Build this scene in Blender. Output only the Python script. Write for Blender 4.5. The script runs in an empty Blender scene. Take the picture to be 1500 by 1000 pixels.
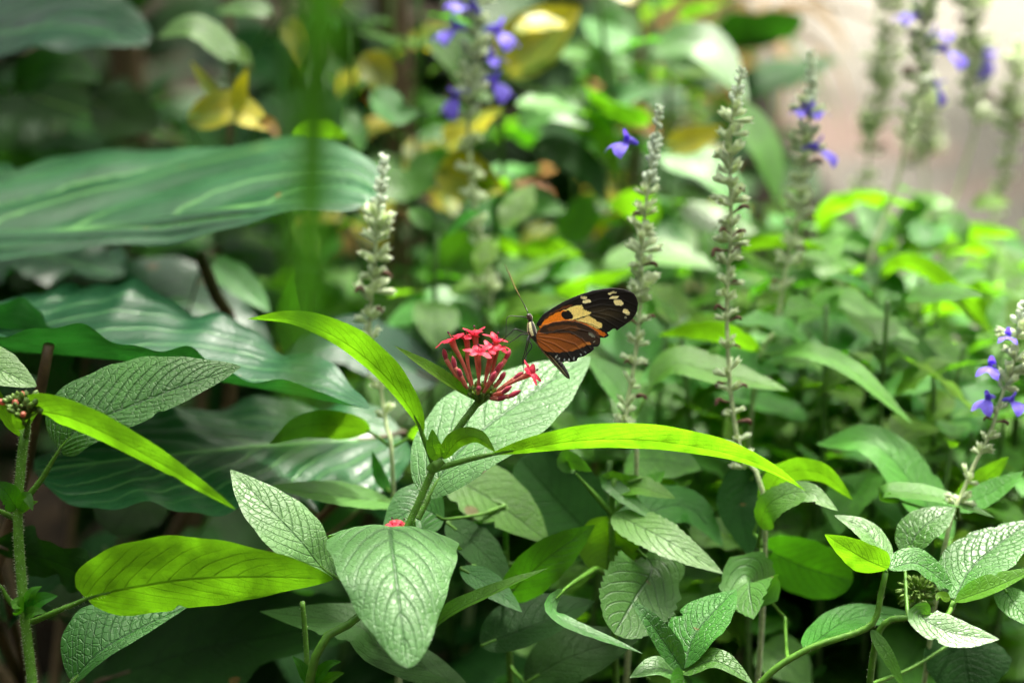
import bpy, math, random
import numpy as np
from mathutils import Vector, Matrix
from mathutils.geometry import delaunay_2d_cdt

# ------------------------------------------------------------------ camera, sky, sun, exposure
SC = bpy.context.scene
COL = SC.collection
CAM_H, PITCH, LENS, FOCUS = 0.75, 20.0, 70.0, 0.73
cam_d = bpy.data.cameras.new('camera')
cam = bpy.data.objects.new('camera', cam_d)
COL.objects.link(cam)
cam.location = (0, 0, CAM_H)
cam.rotation_euler = (math.radians(90 - PITCH), 0, 0)
cam_d.lens = LENS
cam_d.sensor_width = 36
cam_d.clip_start = 0.02
cam_d.clip_end = 500
cam_d.dof.use_dof = True
cam_d.dof.focus_distance = FOCUS
cam_d.dof.aperture_fstop = 4.8
cam_d.dof.aperture_blades = 0
SC.camera = cam

SUN_EL, SUN_AZ = 62.0, 18.0        # azimuth from straight ahead (+Y) towards the right (+X)
world = bpy.data.worlds.new('World')
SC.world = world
world.use_nodes = True
wn, wl = world.node_tree.nodes, world.node_tree.links
wn.clear()
wo = wn.new('ShaderNodeOutputWorld')
wb = wn.new('ShaderNodeBackground')
sk = wn.new('ShaderNodeTexSky')
sk.sky_type = 'NISHITA'
sk.sun_disc = False
sk.sun_elevation = math.radians(SUN_EL)
sk.sun_rotation = math.radians(SUN_AZ)
sk.dust_density = 4.0
hs = wn.new('ShaderNodeHueSaturation')
hs.inputs['Saturation'].default_value = 0.30      # a bright hazy overcast
wl.new(sk.outputs[0], hs.inputs['Color'])
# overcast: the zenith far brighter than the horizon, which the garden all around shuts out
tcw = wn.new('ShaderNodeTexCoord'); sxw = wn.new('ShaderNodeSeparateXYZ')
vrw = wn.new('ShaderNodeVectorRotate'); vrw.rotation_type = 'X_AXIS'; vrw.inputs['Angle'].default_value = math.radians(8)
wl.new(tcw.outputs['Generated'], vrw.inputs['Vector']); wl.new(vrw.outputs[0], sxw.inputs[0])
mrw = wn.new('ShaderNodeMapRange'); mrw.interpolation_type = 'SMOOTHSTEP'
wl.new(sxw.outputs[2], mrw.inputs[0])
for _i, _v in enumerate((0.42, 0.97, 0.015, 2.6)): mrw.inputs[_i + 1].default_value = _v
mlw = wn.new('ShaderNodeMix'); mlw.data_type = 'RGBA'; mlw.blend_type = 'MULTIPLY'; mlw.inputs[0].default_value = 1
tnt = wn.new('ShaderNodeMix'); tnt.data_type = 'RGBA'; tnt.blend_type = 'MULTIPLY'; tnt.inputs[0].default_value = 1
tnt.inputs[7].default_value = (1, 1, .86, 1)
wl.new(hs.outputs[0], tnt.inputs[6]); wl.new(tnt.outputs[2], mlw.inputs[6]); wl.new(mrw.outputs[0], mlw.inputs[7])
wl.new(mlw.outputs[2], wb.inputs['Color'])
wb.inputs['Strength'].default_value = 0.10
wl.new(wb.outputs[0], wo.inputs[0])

sun_d = bpy.data.lights.new('sun', 'SUN')
sun = bpy.data.objects.new('sun', sun_d)
COL.objects.link(sun)
sun_d.energy = 3.7
sun_d.angle = math.radians(9)
sun_d.color = (1.0, 0.95, 0.86)
_se, _sa = math.radians(SUN_EL), math.radians(SUN_AZ)
sdir = Vector((math.sin(_sa) * math.cos(_se), math.cos(_sa) * math.cos(_se), math.sin(_se)))
sun.rotation_euler = sdir.to_track_quat('Z', 'Y').to_euler()

SC.view_settings.view_transform = 'Standard'
SC.view_settings.look = 'None'
SC.view_settings.exposure = 2.42
SC.view_settings.gamma = 1
SC.render.engine = 'CYCLES'
SC.cycles.use_denoising = True
SC.cycles.max_bounces = 10
SC.cycles.transmission_bounces = 8
SC.cycles.sample_clamp_indirect = 6

# ------------------------------------------------------------------ helpers
_p = math.radians(PITCH)
RIGHT = np.array((1.0, 0, 0))
FWD = np.array((0, math.cos(_p), -math.sin(_p)))
UP = np.array((0, math.sin(_p), math.cos(_p)))
CP = np.array((0, 0, CAM_H))
FPX = 1500 * LENS / 36.0
rng = random.Random(7)

def P(px, py, dz=0.0):
    """a point seen at (px,py) of the 1500x1000 photograph, dz mm behind the plane of focus"""
    d = FOCUS + dz / 1000.0
    return CP + FWD * d + RIGHT * ((px - 750) / FPX * d) + UP * ((500 - py) / FPX * d)

def nrm(a):
    n = np.linalg.norm(a)
    return a / n if n > 1e-12 else a

def spline(pts, n):
    pts = [np.asarray(p, float) for p in pts]
    if len(pts) == 2:
        pts = [pts[0], (pts[0] + pts[1]) / 2, pts[1]]
    ext = [2 * pts[0] - pts[1]] + pts + [2 * pts[-1] - pts[-2]]
    out = []
    for i in range(1, len(ext) - 2):
        a, b, c, d = ext[i - 1:i + 3]
        for k in range(24):
            t = k / 24
            out.append(0.5 * ((2 * b) + (c - a) * t + (2 * a - 5 * b + 4 * c - d) * t * t + (3 * b - a - 3 * c + d) * t ** 3))
    out.append(pts[-1])
    out = np.array(out)
    s = np.concatenate(([0], np.cumsum(np.linalg.norm(np.diff(out, axis=0), axis=1))))
    q = np.linspace(0, s[-1], n)
    return np.stack([np.interp(q, s, out[:, k]) for k in range(3)], axis=1)

class MB:
    """collects geometry for ONE mesh object"""
    def __init__(self):
        self.v, self.f, self.m, self.uv, self.col = [], [], [], {}, {}
    def add(self, vs, fs, mat=0):
        o = len(self.v)
        self.v.extend([tuple(map(float, q)) for q in vs])
        for f in fs:
            self.f.append(tuple(o + i for i in f))
            self.m.append(mat)
        return o
    def tube(self, pts, rad, mat=0, n=8, cap=True, res=None):
        pts = spline(pts, res or max(6, 5 * len(pts)))
        k = len(pts)
        if not hasattr(rad, '__len__'):
            rad = [rad, rad]
        r = np.interp(np.linspace(0, 1, k), np.linspace(0, 1, len(rad)), rad)
        t = np.gradient(pts, axis=0)
        t = np.array([nrm(x) for x in t])
        ref = np.array((0.31, 0.17, 0.93))
        if abs(np.dot(ref, t[0])) > .9:
            ref = np.array((1.0, 0, 0))
        vs, fs = [], []
        a = nrm(np.cross(t[0], ref))
        for i in range(k):
            a = nrm(a - t[i] * np.dot(a, t[i]))
            b = np.cross(t[i], a)
            for j in range(n):
                w = 2 * math.pi * j / n
                vs.append(pts[i] + r[i] * (a * math.cos(w) + b * math.sin(w)))
        for i in range(k - 1):
            for j in range(n):
                j2 = (j + 1) % n
                fs.append((i * n + j, i * n + j2, (i + 1) * n + j2, (i + 1) * n + j))
        if cap:
            fs.append(tuple(range(n))[::-1])
            fs.append(tuple((k - 1) * n + j for j in range(n)))
        return self.add(vs, fs, mat)
    def hairs(self, pts, rad, count, length, mat=1):
        pts = spline(pts, 80)
        t = np.gradient(pts, axis=0)
        for _ in range(count):
            q = rng.random() * 78
            i = int(q)
            c = pts[i] + (pts[i + 1] - pts[i]) * (q - i)
            tt = nrm(t[i])
            d = nrm(np.cross(tt, np.array([rng.gauss(0, 1) for _ in range(3)])))
            r = rad if not hasattr(rad, '__len__') else rad[0] + (rad[-1] - rad[0]) * q / 78
            L = length * rng.uniform(.5, 1.2)
            tip = c + d * (r + L) + tt * L * rng.uniform(-.4, .4)
            b = c + d * r * .9
            s = nrm(np.cross(d, tt)) * .00007
            e = tt * .00007
            self.add([b + s, b - s + e, b - s - e, tip], [(0, 1, 3), (1, 2, 3), (2, 0, 3)], mat)
    def lathe(self, base, axis, prof, mat=0, n=8, squash=1.0):
        """prof: list of (along, radius)"""
        ax = nrm(np.asarray(axis, float))
        ref = np.array((0, 0, 1.0)) if abs(ax[2]) < .9 else np.array((1.0, 0, 0))
        a = nrm(np.cross(ax, ref)); b = np.cross(ax, a)
        vs, fs = [], []
        for (h, r) in prof:
            for j in range(n):
                w = 2 * math.pi * j / n
                vs.append(np.asarray(base) + ax * h + r * (a * math.cos(w) + squash * b * math.sin(w)))
        for i in range(len(prof) - 1):
            for j in range(n):
                j2 = (j + 1) % n
                fs.append((i * n + j, i * n + j2, (i + 1) * n + j2, (i + 1) * n + j))
        return self.add(vs, fs, mat)
    def build(self, name, mats, parent=None, smooth=True, origin=None):
        me = bpy.data.meshes.new(name)
        o0 = np.array(parent['_o']) if (parent is not None and '_o' in parent) else (np.array(origin) if origin is not None else np.zeros(3))
        vs = np.array(self.v) - o0
        me.from_pydata(vs.tolist(), [], self.f)
        if not isinstance(mats, (list, tuple)):
            mats = [mats]
        for m in mats:
            me.materials.append(m)
        me.polygons.foreach_set('material_index', self.m)
        me.polygons.foreach_set('use_smooth', [smooth] * len(self.f))
        for lname, data in self.uv.items():
            l = me.uv_layers.new(name=lname)
            idx = np.empty(len(me.loops), int)
            me.loops.foreach_get('vertex_index', idx)
            l.data.foreach_set('uv', np.asarray(data, np.float32)[idx].ravel())
        for cname, data in self.col.items():
            l = me.color_attributes.new(cname, 'FLOAT_COLOR', 'POINT')
            d = np.ones((len(self.v), 4), np.float32); d[:, :3] = data
            l.data.foreach_set('color', d.ravel())
        me.update()
        return link(name, me, parent, o0 if parent is None else None)

def link(name, me, parent=None, loc=None):
    o = bpy.data.objects.new(name, me)
    COL.objects.link(o)
    if parent is not None:
        o.parent = parent
        if '_o' in parent:
            o['_o'] = parent['_o']
    elif loc is not None:
        o.location = loc
    return o

def tag(o, label, cat, group=None, kind=None):
    if label: o['label'] = label
    if cat: o['category'] = cat
    if group: o['group'] = group
    if kind: o['kind'] = kind
    return o

def thing(name, label, cat, loc, group=None):
    o = bpy.data.objects.new(name, None)
    o.empty_display_size = .02
    COL.objects.link(o)
    o.location = tuple(map(float, loc))
    o['_o'] = [float(x) for x in loc]
    return tag(o, label, cat, group)

# ------------------------------------------------------------------ materials
def new_mat(name):
    m = bpy.data.materials.new(name)
    m.use_nodes = True
    m.node_tree.nodes.clear()
    return m, m.node_tree.nodes, m.node_tree.links

def rgb(c):
    return (c[0], c[1], c[2], 1)

def math_n(N, L, op, a, b=None, c=None):
    n = N.new('ShaderNodeMath'); n.operation = op
    for i, x in enumerate((a, b, c)):
        if x is None: continue
        if isinstance(x, (int, float)): n.inputs[i].default_value = x
        else: L.new(x, n.inputs[i])
    return n.outputs[0]

def maprange(N, L, x, a, b, c, d, smooth=True):
    n = N.new('ShaderNodeMapRange')
    n.interpolation_type = 'SMOOTHSTEP' if smooth else 'LINEAR'
    L.new(x, n.inputs[0])
    for i, q in enumerate((a, b, c, d)): n.inputs[i + 1].default_value = q
    return n.outputs[0]

def mixc(N, L, fac, a, b, mode='MIX'):
    n = N.new('ShaderNodeMix'); n.data_type = 'RGBA'; n.blend_type = mode
    for s, x in ((n.inputs[0], fac), (n.inputs[6], a), (n.inputs[7], b)):
        if isinstance(x, (int, float)): s.default_value = x
        elif isinstance(x, tuple): s.default_value = rgb(x)
        else: L.new(x, s)
    return n.outputs[2]

def leaf_mat(name, base, vein, trans, tf=.35, rough=.42, spec=.5, sheen=0.0, nv=10, slope=.34, quilt=.5, bump=.6, under=None,
             blotch=None, vw=.09, hue=.02, coat=0.0):
    m, N, L = new_mat(name)
    out = N.new('ShaderNodeOutputMaterial')
    uv = N.new('ShaderNodeUVMap'); uv.uv_map = 'uv'
    mm = N.new('ShaderNodeUVMap'); mm.uv_map = 'mm'
    sp = N.new('ShaderNodeSeparateXYZ'); L.new(uv.outputs[0], sp.inputs[0])
    u = sp.outputs[0]
    v = math_n(N, L, 'ABSOLUTE', math_n(N, L, 'MULTIPLY_ADD', sp.outputs[1], 2.0, -1.0))
    info = N.new('ShaderNodeObjectInfo')
    nz = N.new('ShaderNodeTexNoise'); nz.inputs['Scale'].default_value = 7; nz.inputs['Detail'].default_value = 4
    L.new(mm.outputs[0], nz.inputs['Vector'])
    ph = math_n(N, L, 'MULTIPLY', math_n(N, L, 'SUBTRACT', u, math_n(N, L, 'MULTIPLY', math_n(N, L, 'POWER', v, 1.3), slope)), float(nv))
    ph = math_n(N, L, 'ADD', ph, math_n(N, L, 'MULTIPLY', nz.outputs[0], .35))
    dd = math_n(N, L, 'PINGPONG', ph, 0.5)
    ve = maprange(N, L, dd, 0.0, vw, 1.0, 0.0)
    ve = math_n(N, L, 'MULTIPLY', ve, maprange(N, L, v, .55, 1.0, 1.0, 0.1))
    mid = maprange(N, L, v, 0.01, .05, 1.0, 0.0)
    mask = math_n(N, L, 'MAXIMUM', math_n(N, L, 'MULTIPLY', ve, .75), mid)
    vo = N.new('ShaderNodeTexVoronoi'); vo.feature = 'SMOOTH_F1'; vo.inputs['Scale'].default_value = 42
    L.new(mm.outputs[0], vo.inputs['Vector'])
    vo2 = N.new('ShaderNodeTexVoronoi'); vo2.feature = 'DISTANCE_TO_EDGE'; vo2.inputs['Scale'].default_value = 42
    L.new(mm.outputs[0], vo2.inputs['Vector'])
    net = maprange(N, L, vo2.outputs[0], 0.0, .12, 1.0, 0.0)
    n2 = N.new('ShaderNodeTexNoise'); n2.inputs['Scale'].default_value = 2.2; n2.inputs['Detail'].default_value = 6
    L.new(mm.outputs[0], n2.inputs['Vector'])
    c0 = mixc(N, L, maprange(N, L, n2.outputs[0], .35, .7, 0, 1), tuple(x * .78 for x in base), tuple(min(1, x * 1.2) for x in base))
    if blotch:
        n3 = N.new('ShaderNodeTexNoise'); n3.inputs['Scale'].default_value = 3.2; n3.inputs['Detail'].default_value = 8
        L.new(mm.outputs[0], n3.inputs['Vector'])
        c0 = mixc(N, L, maprange(N, L, n3.outputs[0], .44, .58, 0, 1), c0, blotch)
    c1 = mixc(N, L, math_n(N, L, 'MULTIPLY', mask, .85), c0, vein)
    c1 = mixc(N, L, math_n(N, L, 'MULTIPLY', net, .22 * quilt), c1, vein)
    vs_ = N.new('ShaderNodeTexVoronoi'); vs_.inputs['Scale'].default_value = 5.5
    L.new(mm.outputs[0], vs_.inputs['Vector'])
    sxs = N.new('ShaderNodeSeparateColor'); L.new(vs_.outputs['Color'], sxs.inputs[0])
    rad_ = math_n(N, L, 'MULTIPLY', math_n(N, L, 'POWER', sxs.outputs[0], 6.0), .22)
    spot = math_n(N, L, 'LESS_THAN', math_n(N, L, 'ADD', vs_.outputs['Distance'], math_n(N, L, 'MULTIPLY', nz.outputs[0], .05)), rad_)
    c1 = mixc(N, L, math_n(N, L, 'MULTIPLY', spot, .8), c1, (.10, .06, .018))
    hsv = N.new('ShaderNodeHueSaturation')
    L.new(c1, hsv.inputs['Color'])
    L.new(maprange(N, L, info.outputs['Random'], 0, 1, .5 - hue, .5 + hue, False), hsv.inputs['Hue'])
    r2 = math_n(N, L, 'FRACT', math_n(N, L, 'MULTIPLY', info.outputs['Random'], 17.3))
    L.new(maprange(N, L, r2, 0, 1, .75, 1.25, False), hsv.inputs['Value'])
    geo = N.new('ShaderNodeNewGeometry')
    und = under or (base[0] * 1.15 + .004, base[1] * 1.1, base[2] * 1.1)
    col = mixc(N, L, math_n(N, L, 'MULTIPLY', geo.outputs['Backfacing'], .65), hsv.outputs[0], und)
    # relief
    hgt = math_n(N, L, 'MULTIPLY_ADD', mask, -.9, math_n(N, L, 'MULTIPLY', net, -.45 * quilt))
    hgt = math_n(N, L, 'ADD', hgt, math_n(N, L, 'MULTIPLY', n2.outputs[0], .5))
    bp = N.new('ShaderNodeBump'); bp.inputs['Strength'].default_value = bump; bp.inputs['Distance'].default_value = .0007
    L.new(hgt, bp.inputs['Height'])
    pr = N.new('ShaderNodeBsdfPrincipled')
    L.new(col, pr.inputs['Base Color'])
    rr = math_n(N, L, 'ADD', maprange(N, L, n2.outputs[0], .3, .7, rough - .06, rough + .08), math_n(N, L, 'MULTIPLY', geo.outputs['Backfacing'], .18))
    L.new(rr, pr.inputs['Roughness'])
    pr.inputs['Specular IOR Level'].default_value = spec
    if coat:
        pr.inputs['Coat Weight'].default_value = coat; pr.inputs['Coat Roughness'].default_value = rough * .8
    if sheen:
        pr.inputs['Sheen Weight'].default_value = sheen
        pr.inputs['Sheen Roughness'].default_value = .35
        pr.inputs['Sheen Tint'].default_value = (.9, 1, .88, 1)
    L.new(bp.outputs[0], pr.inputs['Normal'])
    tr = N.new('ShaderNodeBsdfTranslucent')
    tc = mixc(N, L, math_n(N, L, 'MULTIPLY', mask, .85), trans, tuple(x * .35 for x in trans))
    tc = mixc(N, L, math_n(N, L, 'MULTIPLY', net, .25 * quilt), tc, tuple(x * .6 for x in trans))
    n4 = N.new('ShaderNodeTexNoise'); n4.inputs['Scale'].default_value = 6; n4.inputs['Detail'].default_value = 3; n4.inputs['Distortion'].default_value = .6
    L.new(mm.outputs[0], n4.inputs['Vector'])
    tv = maprange(N, L, math_n(N, L, 'ADD', n2.outputs[0], n4.outputs[0]), .75, 1.3, .45, 1.4)
    tc = mixc(N, L, 1.0, tc, tv, 'MULTIPLY')
    L.new(tc, tr.inputs['Color'])
    L.new(bp.outputs[0], tr.inputs['Normal'])
    mx = N.new('ShaderNodeMixShader'); mx.inputs[0].default_value = tf
    L.new(pr.outputs[0], mx.inputs[1]); L.new(tr.outputs[0], mx.inputs[2])
    L.new(mx.outputs[0], out.inputs[0])
    return m

def plain_mat(name, base, rough=.6, spec=.4, tf=0.0, trans=None, var=.25, scale=300, sheen=0.0, attr=None, bump=.2, coords='Object'):
    m, N, L = new_mat(name)
    out = N.new('ShaderNodeOutputMaterial')
    tc = N.new('ShaderNodeTexCoord')
    nz = N.new('ShaderNodeTexNoise'); nz.inputs['Scale'].default_value = scale; nz.inputs['Detail'].default_value = 5
    L.new(tc.outputs[coords], nz.inputs['Vector'])
    if attr:
        at = N.new('ShaderNodeVertexColor'); at.layer_name = attr
        src = at.outputs[0]
    else:
        rg = N.new('ShaderNodeRGB'); rg.outputs[0].default_value = rgb(base); src = rg.outputs[0]
    k = maprange(N, L, nz.outputs[0], .3, .7, 1 - var, 1 + var)
    col = mixc(N, L, 1.0, src, k, 'MULTIPLY')
    pr = N.new('ShaderNodeBsdfPrincipled')
    L.new(col, pr.inputs['Base Color'])
    pr.inputs['Roughness'].default_value = rough
    pr.inputs['Specular IOR Level'].default_value = spec
    if sheen:
        pr.inputs['Sheen Weight'].default_value = sheen
    bp = N.new('ShaderNodeBump'); bp.inputs['Strength'].default_value = bump; bp.inputs['Distance'].default_value = .0004
    L.new(nz.outputs[0], bp.inputs['Height']); L.new(bp.outputs[0], pr.inputs['Normal'])
    last = pr.outputs[0]
    if tf:
        tr = N.new('ShaderNodeBsdfTranslucent')
        if trans: tr.inputs['Color'].default_value = rgb(trans)
        else: L.new(col, tr.inputs['Color'])
        mx = N.new('ShaderNodeMixShader'); mx.inputs[0].default_value = tf
        L.new(last, mx.inputs[1]); L.new(tr.outputs[0], mx.inputs[2]); last = mx.outputs[0]
    L.new(last, out.inputs[0])
    return m

M = {}
M['young'] = leaf_mat('young_leaf', (.075, .19, .010), (.02, .075, .005), (.175, .46, .007), tf=.55, rough=.5, spec=.25, nv=11, quilt=.6, bump=.5, vw=.09)
M['pale'] = leaf_mat('pale_leaf', (.062, .185, .030), (.012, .065, .006), (.12, .42, .012), tf=.24, rough=.42, spec=.42, sheen=.10, nv=9, quilt=.5, bump=.5, vw=.12)
M['silver'] = leaf_mat('silvery_leaf', (.085, .215, .058), (.013, .075, .008), (.14, .42, .015), tf=.22, rough=.46, spec=.45, sheen=.12, nv=10, quilt=.8, bump=.6, vw=.13)
M['fresh'] = leaf_mat('fresh_leaf', (.070, .215, .028), (.02, .09, .006), (.16, .50, .008), tf=.36, rough=.44, spec=.38, nv=9, quilt=.6, bump=.5, vw=.10)
M['quilt'] = leaf_mat('quilted_leaf', (.040, .140, .014), (.010, .052, .004), (.12, .36, .010), tf=.22, rough=.46, spec=.38, sheen=.05, nv=13, quilt=1.0, bump=.65, vw=.12)
M['mature'] = leaf_mat('mature_leaf', (.030, .120, .006), (.012, .058, .003), (.10, .42, .005), tf=.38, rough=.48, spec=.22, nv=9, quilt=.6, bump=.5)
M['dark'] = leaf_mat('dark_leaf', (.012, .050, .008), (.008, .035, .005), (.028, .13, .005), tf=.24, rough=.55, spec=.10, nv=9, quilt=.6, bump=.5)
M['philo'] = leaf_mat('glossy_leaf', (.008, .052, .020), (.09, .26, .07), (.03, .22, .02), tf=.18, rough=.37, spec=.42, nv=7, slope=.55, quilt=.3, bump=.5, under=(.03, .17, .02), vw=.07)
M['croton'] = leaf_mat('yellow_leaf', (.40, .36, .012), (.14, .15, .008), (.50, .46, .008), tf=.40, rough=.42, spec=.4, nv=8, quilt=.3, bump=.3, blotch=(.10, .15, .008))
M['withered'] = leaf_mat('withered_leaf', (.30, .17, .03), (.14, .07, .015), (.45, .22, .02), tf=.35, rough=.6, spec=.3, nv=8, quilt=.5, bump=.7, blotch=(.16, .07, .015))
M['dry'] = leaf_mat('dry_blade', (.30, .21, .11), (.18, .11, .05), (.30, .2, .08), tf=.25, rough=.65, spec=.25, nv=3, quilt=.2, bump=.4)
M['strap'] = leaf_mat('strap_leaf', (.02, .075, .004), (.02, .06, .004), (.022, .10, .002), tf=.4, rough=.45, spec=.4, nv=3, quilt=.1, bump=.2)
M['stem'] = plain_mat('green_stem', (.075, .19, .018), .5, .3, tf=.15, trans=(.2, .4, .03), scale=400)
M['stem_dark'] = plain_mat('dark_green_stem', (.05, .12, .02), .55, .35, scale=300)  # darker green for the stems of the fill plants
M['stem_brown'] = plain_mat('brown_stem', (.085, .055, .025), .55, .4, scale=200)
M['stem_grey'] = plain_mat('downy_stem', (.34, .42, .20), .7, .2, scale=500, sheen=.2, tf=.2)
M['hair'] = plain_mat('stem_hair', (.55, .62, .42), .6, .3, tf=.4, trans=(.6, .7, .4))
M['calyx'] = plain_mat('downy_calyx', (.50, .58, .38), .75, .2, tf=.42, trans=(.68, .78, .46), scale=500, sheen=.4, var=.35)
M['calyx_bud'] = plain_mat('downy_bud', (.66, .74, .60), .75, .2, tf=.35, trans=(.6, .7, .5), scale=700, sheen=.5, var=.3)
M['husk'] = plain_mat('withered_corolla', (.10, .05, .035), .8, .2, scale=500)
M['violet'] = plain_mat('violet_petal', (.13, .085, .60), .55, .3, tf=.35, trans=(.22, .12, .85), scale=500, sheen=.3)
M['petal'] = plain_mat('coral_petal', (.56, .030, .070), .5, .3, tf=.35, trans=(.75, .05, .10), scale=900, var=.35)
M['throat'] = plain_mat('red_throat', (.55, .015, .04), .5, .35, tf=.3, trans=(.8, .02, .05), scale=600)
M['ftube'] = plain_mat('floret_tube', (.52, .18, .13), .5, .3, tf=.35, trans=(.8, .25, .18), scale=500, var=.3)
M['fbud'] = plain_mat('floret_bud', (.34, .022, .05), .45, .35, tf=.12, trans=(.7, .06, .1), scale=500, var=.35, sheen=.3)
M['anther'] = plain_mat('dark_anther', (.10, .012, .05), .6, .3)
M['sepal'] = plain_mat('green_sepal', (.11, .19, .03), .55, .35, tf=.3, trans=(.2, .35, .02), scale=500, var=.4)
M['greenbud'] = plain_mat('green_bud', (.10, .17, .035), .5, .4, tf=.1, scale=500, var=.35)

# ------------------------------------------------------------------ leaves
def prof(a, b):
    pk = a / (a + b)
    mx = pk ** a * (1 - pk) ** b
    return lambda u: (max(u, 0) ** a * max(1 - u, 0) ** b) / mx

SHAPE = {'ovate': prof(.55, .95), 'lance': prof(.8, 1.05), 'blunt': prof(.33, .8), 'ellip': prof(.6, .6), 'acum': prof(.6, 1.35),
         'strap': prof(.25, .52), 'round': prof(.45, .5), 'broad': prof(.34, .42), 'heart': prof(.18, .60)}

def blade(mb, fr, up, dn, shape='ovate', nu=26, nv=10, fold=.12, curl=.0, wave=0, wfreq=3, serr=0, ns=16, quilt=0, qn=10, slope=.34, seed=0, twist=0):
    """fr: (pos[n],) arrays along the blade; up/dn: arrays of vectors from the midrib to each margin."""
    pf = SHAPE[shape]
    pos = fr
    tang = np.array([nrm(x) for x in np.gradient(pos, axis=0)])
    Ltot = float(np.sum(np.linalg.norm(np.diff(pos, axis=0), axis=1)))
    r = random.Random(seed)
    p1, p2 = r.uniform(0, 6), r.uniform(0, 6)
    nib = [(r.uniform(.2, .85), r.choice((-1, 1)), r.uniform(.08, .3)) for _ in range(r.choice((0, 0, 0, 1, 1, 2)))]
    vs, uvs, mms, fs = [], [], [], []
    nz = np.cross(tang, up - dn)
    s = 1.0 if nz[len(nz) // 2][2] > 0 else -1.0
    for i in range(nu + 1):
        u = i / nu
        k = u * (len(pos) - 1)
        i0 = min(int(k), len(pos) - 2); f = k - i0
        p = pos[i0] * (1 - f) + pos[i0 + 1] * f
        U = up[i0] * (1 - f) + up[i0 + 1] * f
        D = dn[i0] * (1 - f) + dn[i0 + 1] * f
        nt = nrm(nz[i0] * (1 - f) + nz[i0 + 1] * f) * s
        pw = pf(min(max(u, .004), .998))
        if i == nu: pw = 0.0
        for j in range(nv + 1):
            v = -1 + 2 * j / nv
            E = U if v >= 0 else D
            a = abs(v)
            W = float(np.linalg.norm(E))
            w = pw
            if serr:
                w *= 1 - serr * ((u * ns) % 1.0) * a ** 4
            w *= 1 + (.035 * math.sin(9 * u + p1 + (2 if v > 0 else 0)) + .018 * math.sin(31 * u + p2 + 5 * v)) * a
            for (nu_, ns_, nd_) in nib:
                if (v > 0) == (ns_ > 0): w *= 1 - nd_ * math.exp(-((u - nu_) / .022) ** 2) * a ** 5
            q = p + E * (w * a)
            h = fold * a * w * W - curl * a * a * w * W
            if wave:
                h += wave * a * a * math.sin(2 * math.pi * wfreq * u + (p1 if v > 0 else p2)) * min(1, w * 1.6)
                h += .35 * wave * a * a * math.sin(2 * math.pi * wfreq * 2.3 * u + (p2 if v > 0 else p1)) * min(1, w * 1.6)
            if quilt:
                ph = qn * (u - slope * a ** 1.3)
                h += quilt * (abs(math.sin(math.pi * ph)) ** .7) * min(1, w) * (1 - a ** 5) * min(1, a * 6)
            vs.append(q + nt * h)
            uvs.append((u, v * .5 + .5))
            mms.append((u * Ltot * 10, v * w * W * 10 + seed % 17))
    for i in range(nu):
        for j in range(nv):
            a, b, c, d = i * (nv + 1) + j, i * (nv + 1) + j + 1, (i + 1) * (nv + 1) + j + 1, (i + 1) * (nv + 1) + j
            fs.append((a, d, c, b) if s > 0 else (a, b, c, d))
    mb.add(vs, fs)
    mb.uv['uv'] = mb.uv.get('uv', []) + uvs
    mb.uv['mm'] = mb.uv.get('mm', []) + mms
    return vs

def seen_frames(pts, up, dn, n=40, rigid=False):
    """pts: (px,py,dz) along midrib; up/dn: (apparent px offset, depth offset mm) of each margin"""
    w3 = [P(*p) for p in pts]
    pos = spline(w3, n)
    t = np.array([nrm(x) for x in np.gradient(pos, axis=0)])
    chord = nrm(pos[-1] - pos[0])
    vmid = nrm(CP - pos[n // 2])
    s_ch = nrm(np.cross(chord, vmid))
    key = np.dot(s_ch, UP)
    if abs(key) < .25: key = np.dot(s_ch, RIGHT)
    sg = 1 if key > 0 else -1
    U, D = [], []
    for i in range(n):
        v = nrm(CP - pos[i])
        s0 = nrm(np.cross(t[i], v)) * sg
        n0 = nrm(v - t[i] * np.dot(t[i], v))
        if rigid:
            s0 = s_ch * sg; n0 = nrm(vmid - s0 * np.dot(s0, vmid))
        sc = np.dot(pos[i] - CP, FWD) / FPX
        U.append(s0 * up[0] * sc - n0 * up[1] / 1000)
        D.append(s0 * dn[0] * sc - n0 * dn[1] / 1000)
    return pos, np.array(U), np.array(D)

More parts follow.
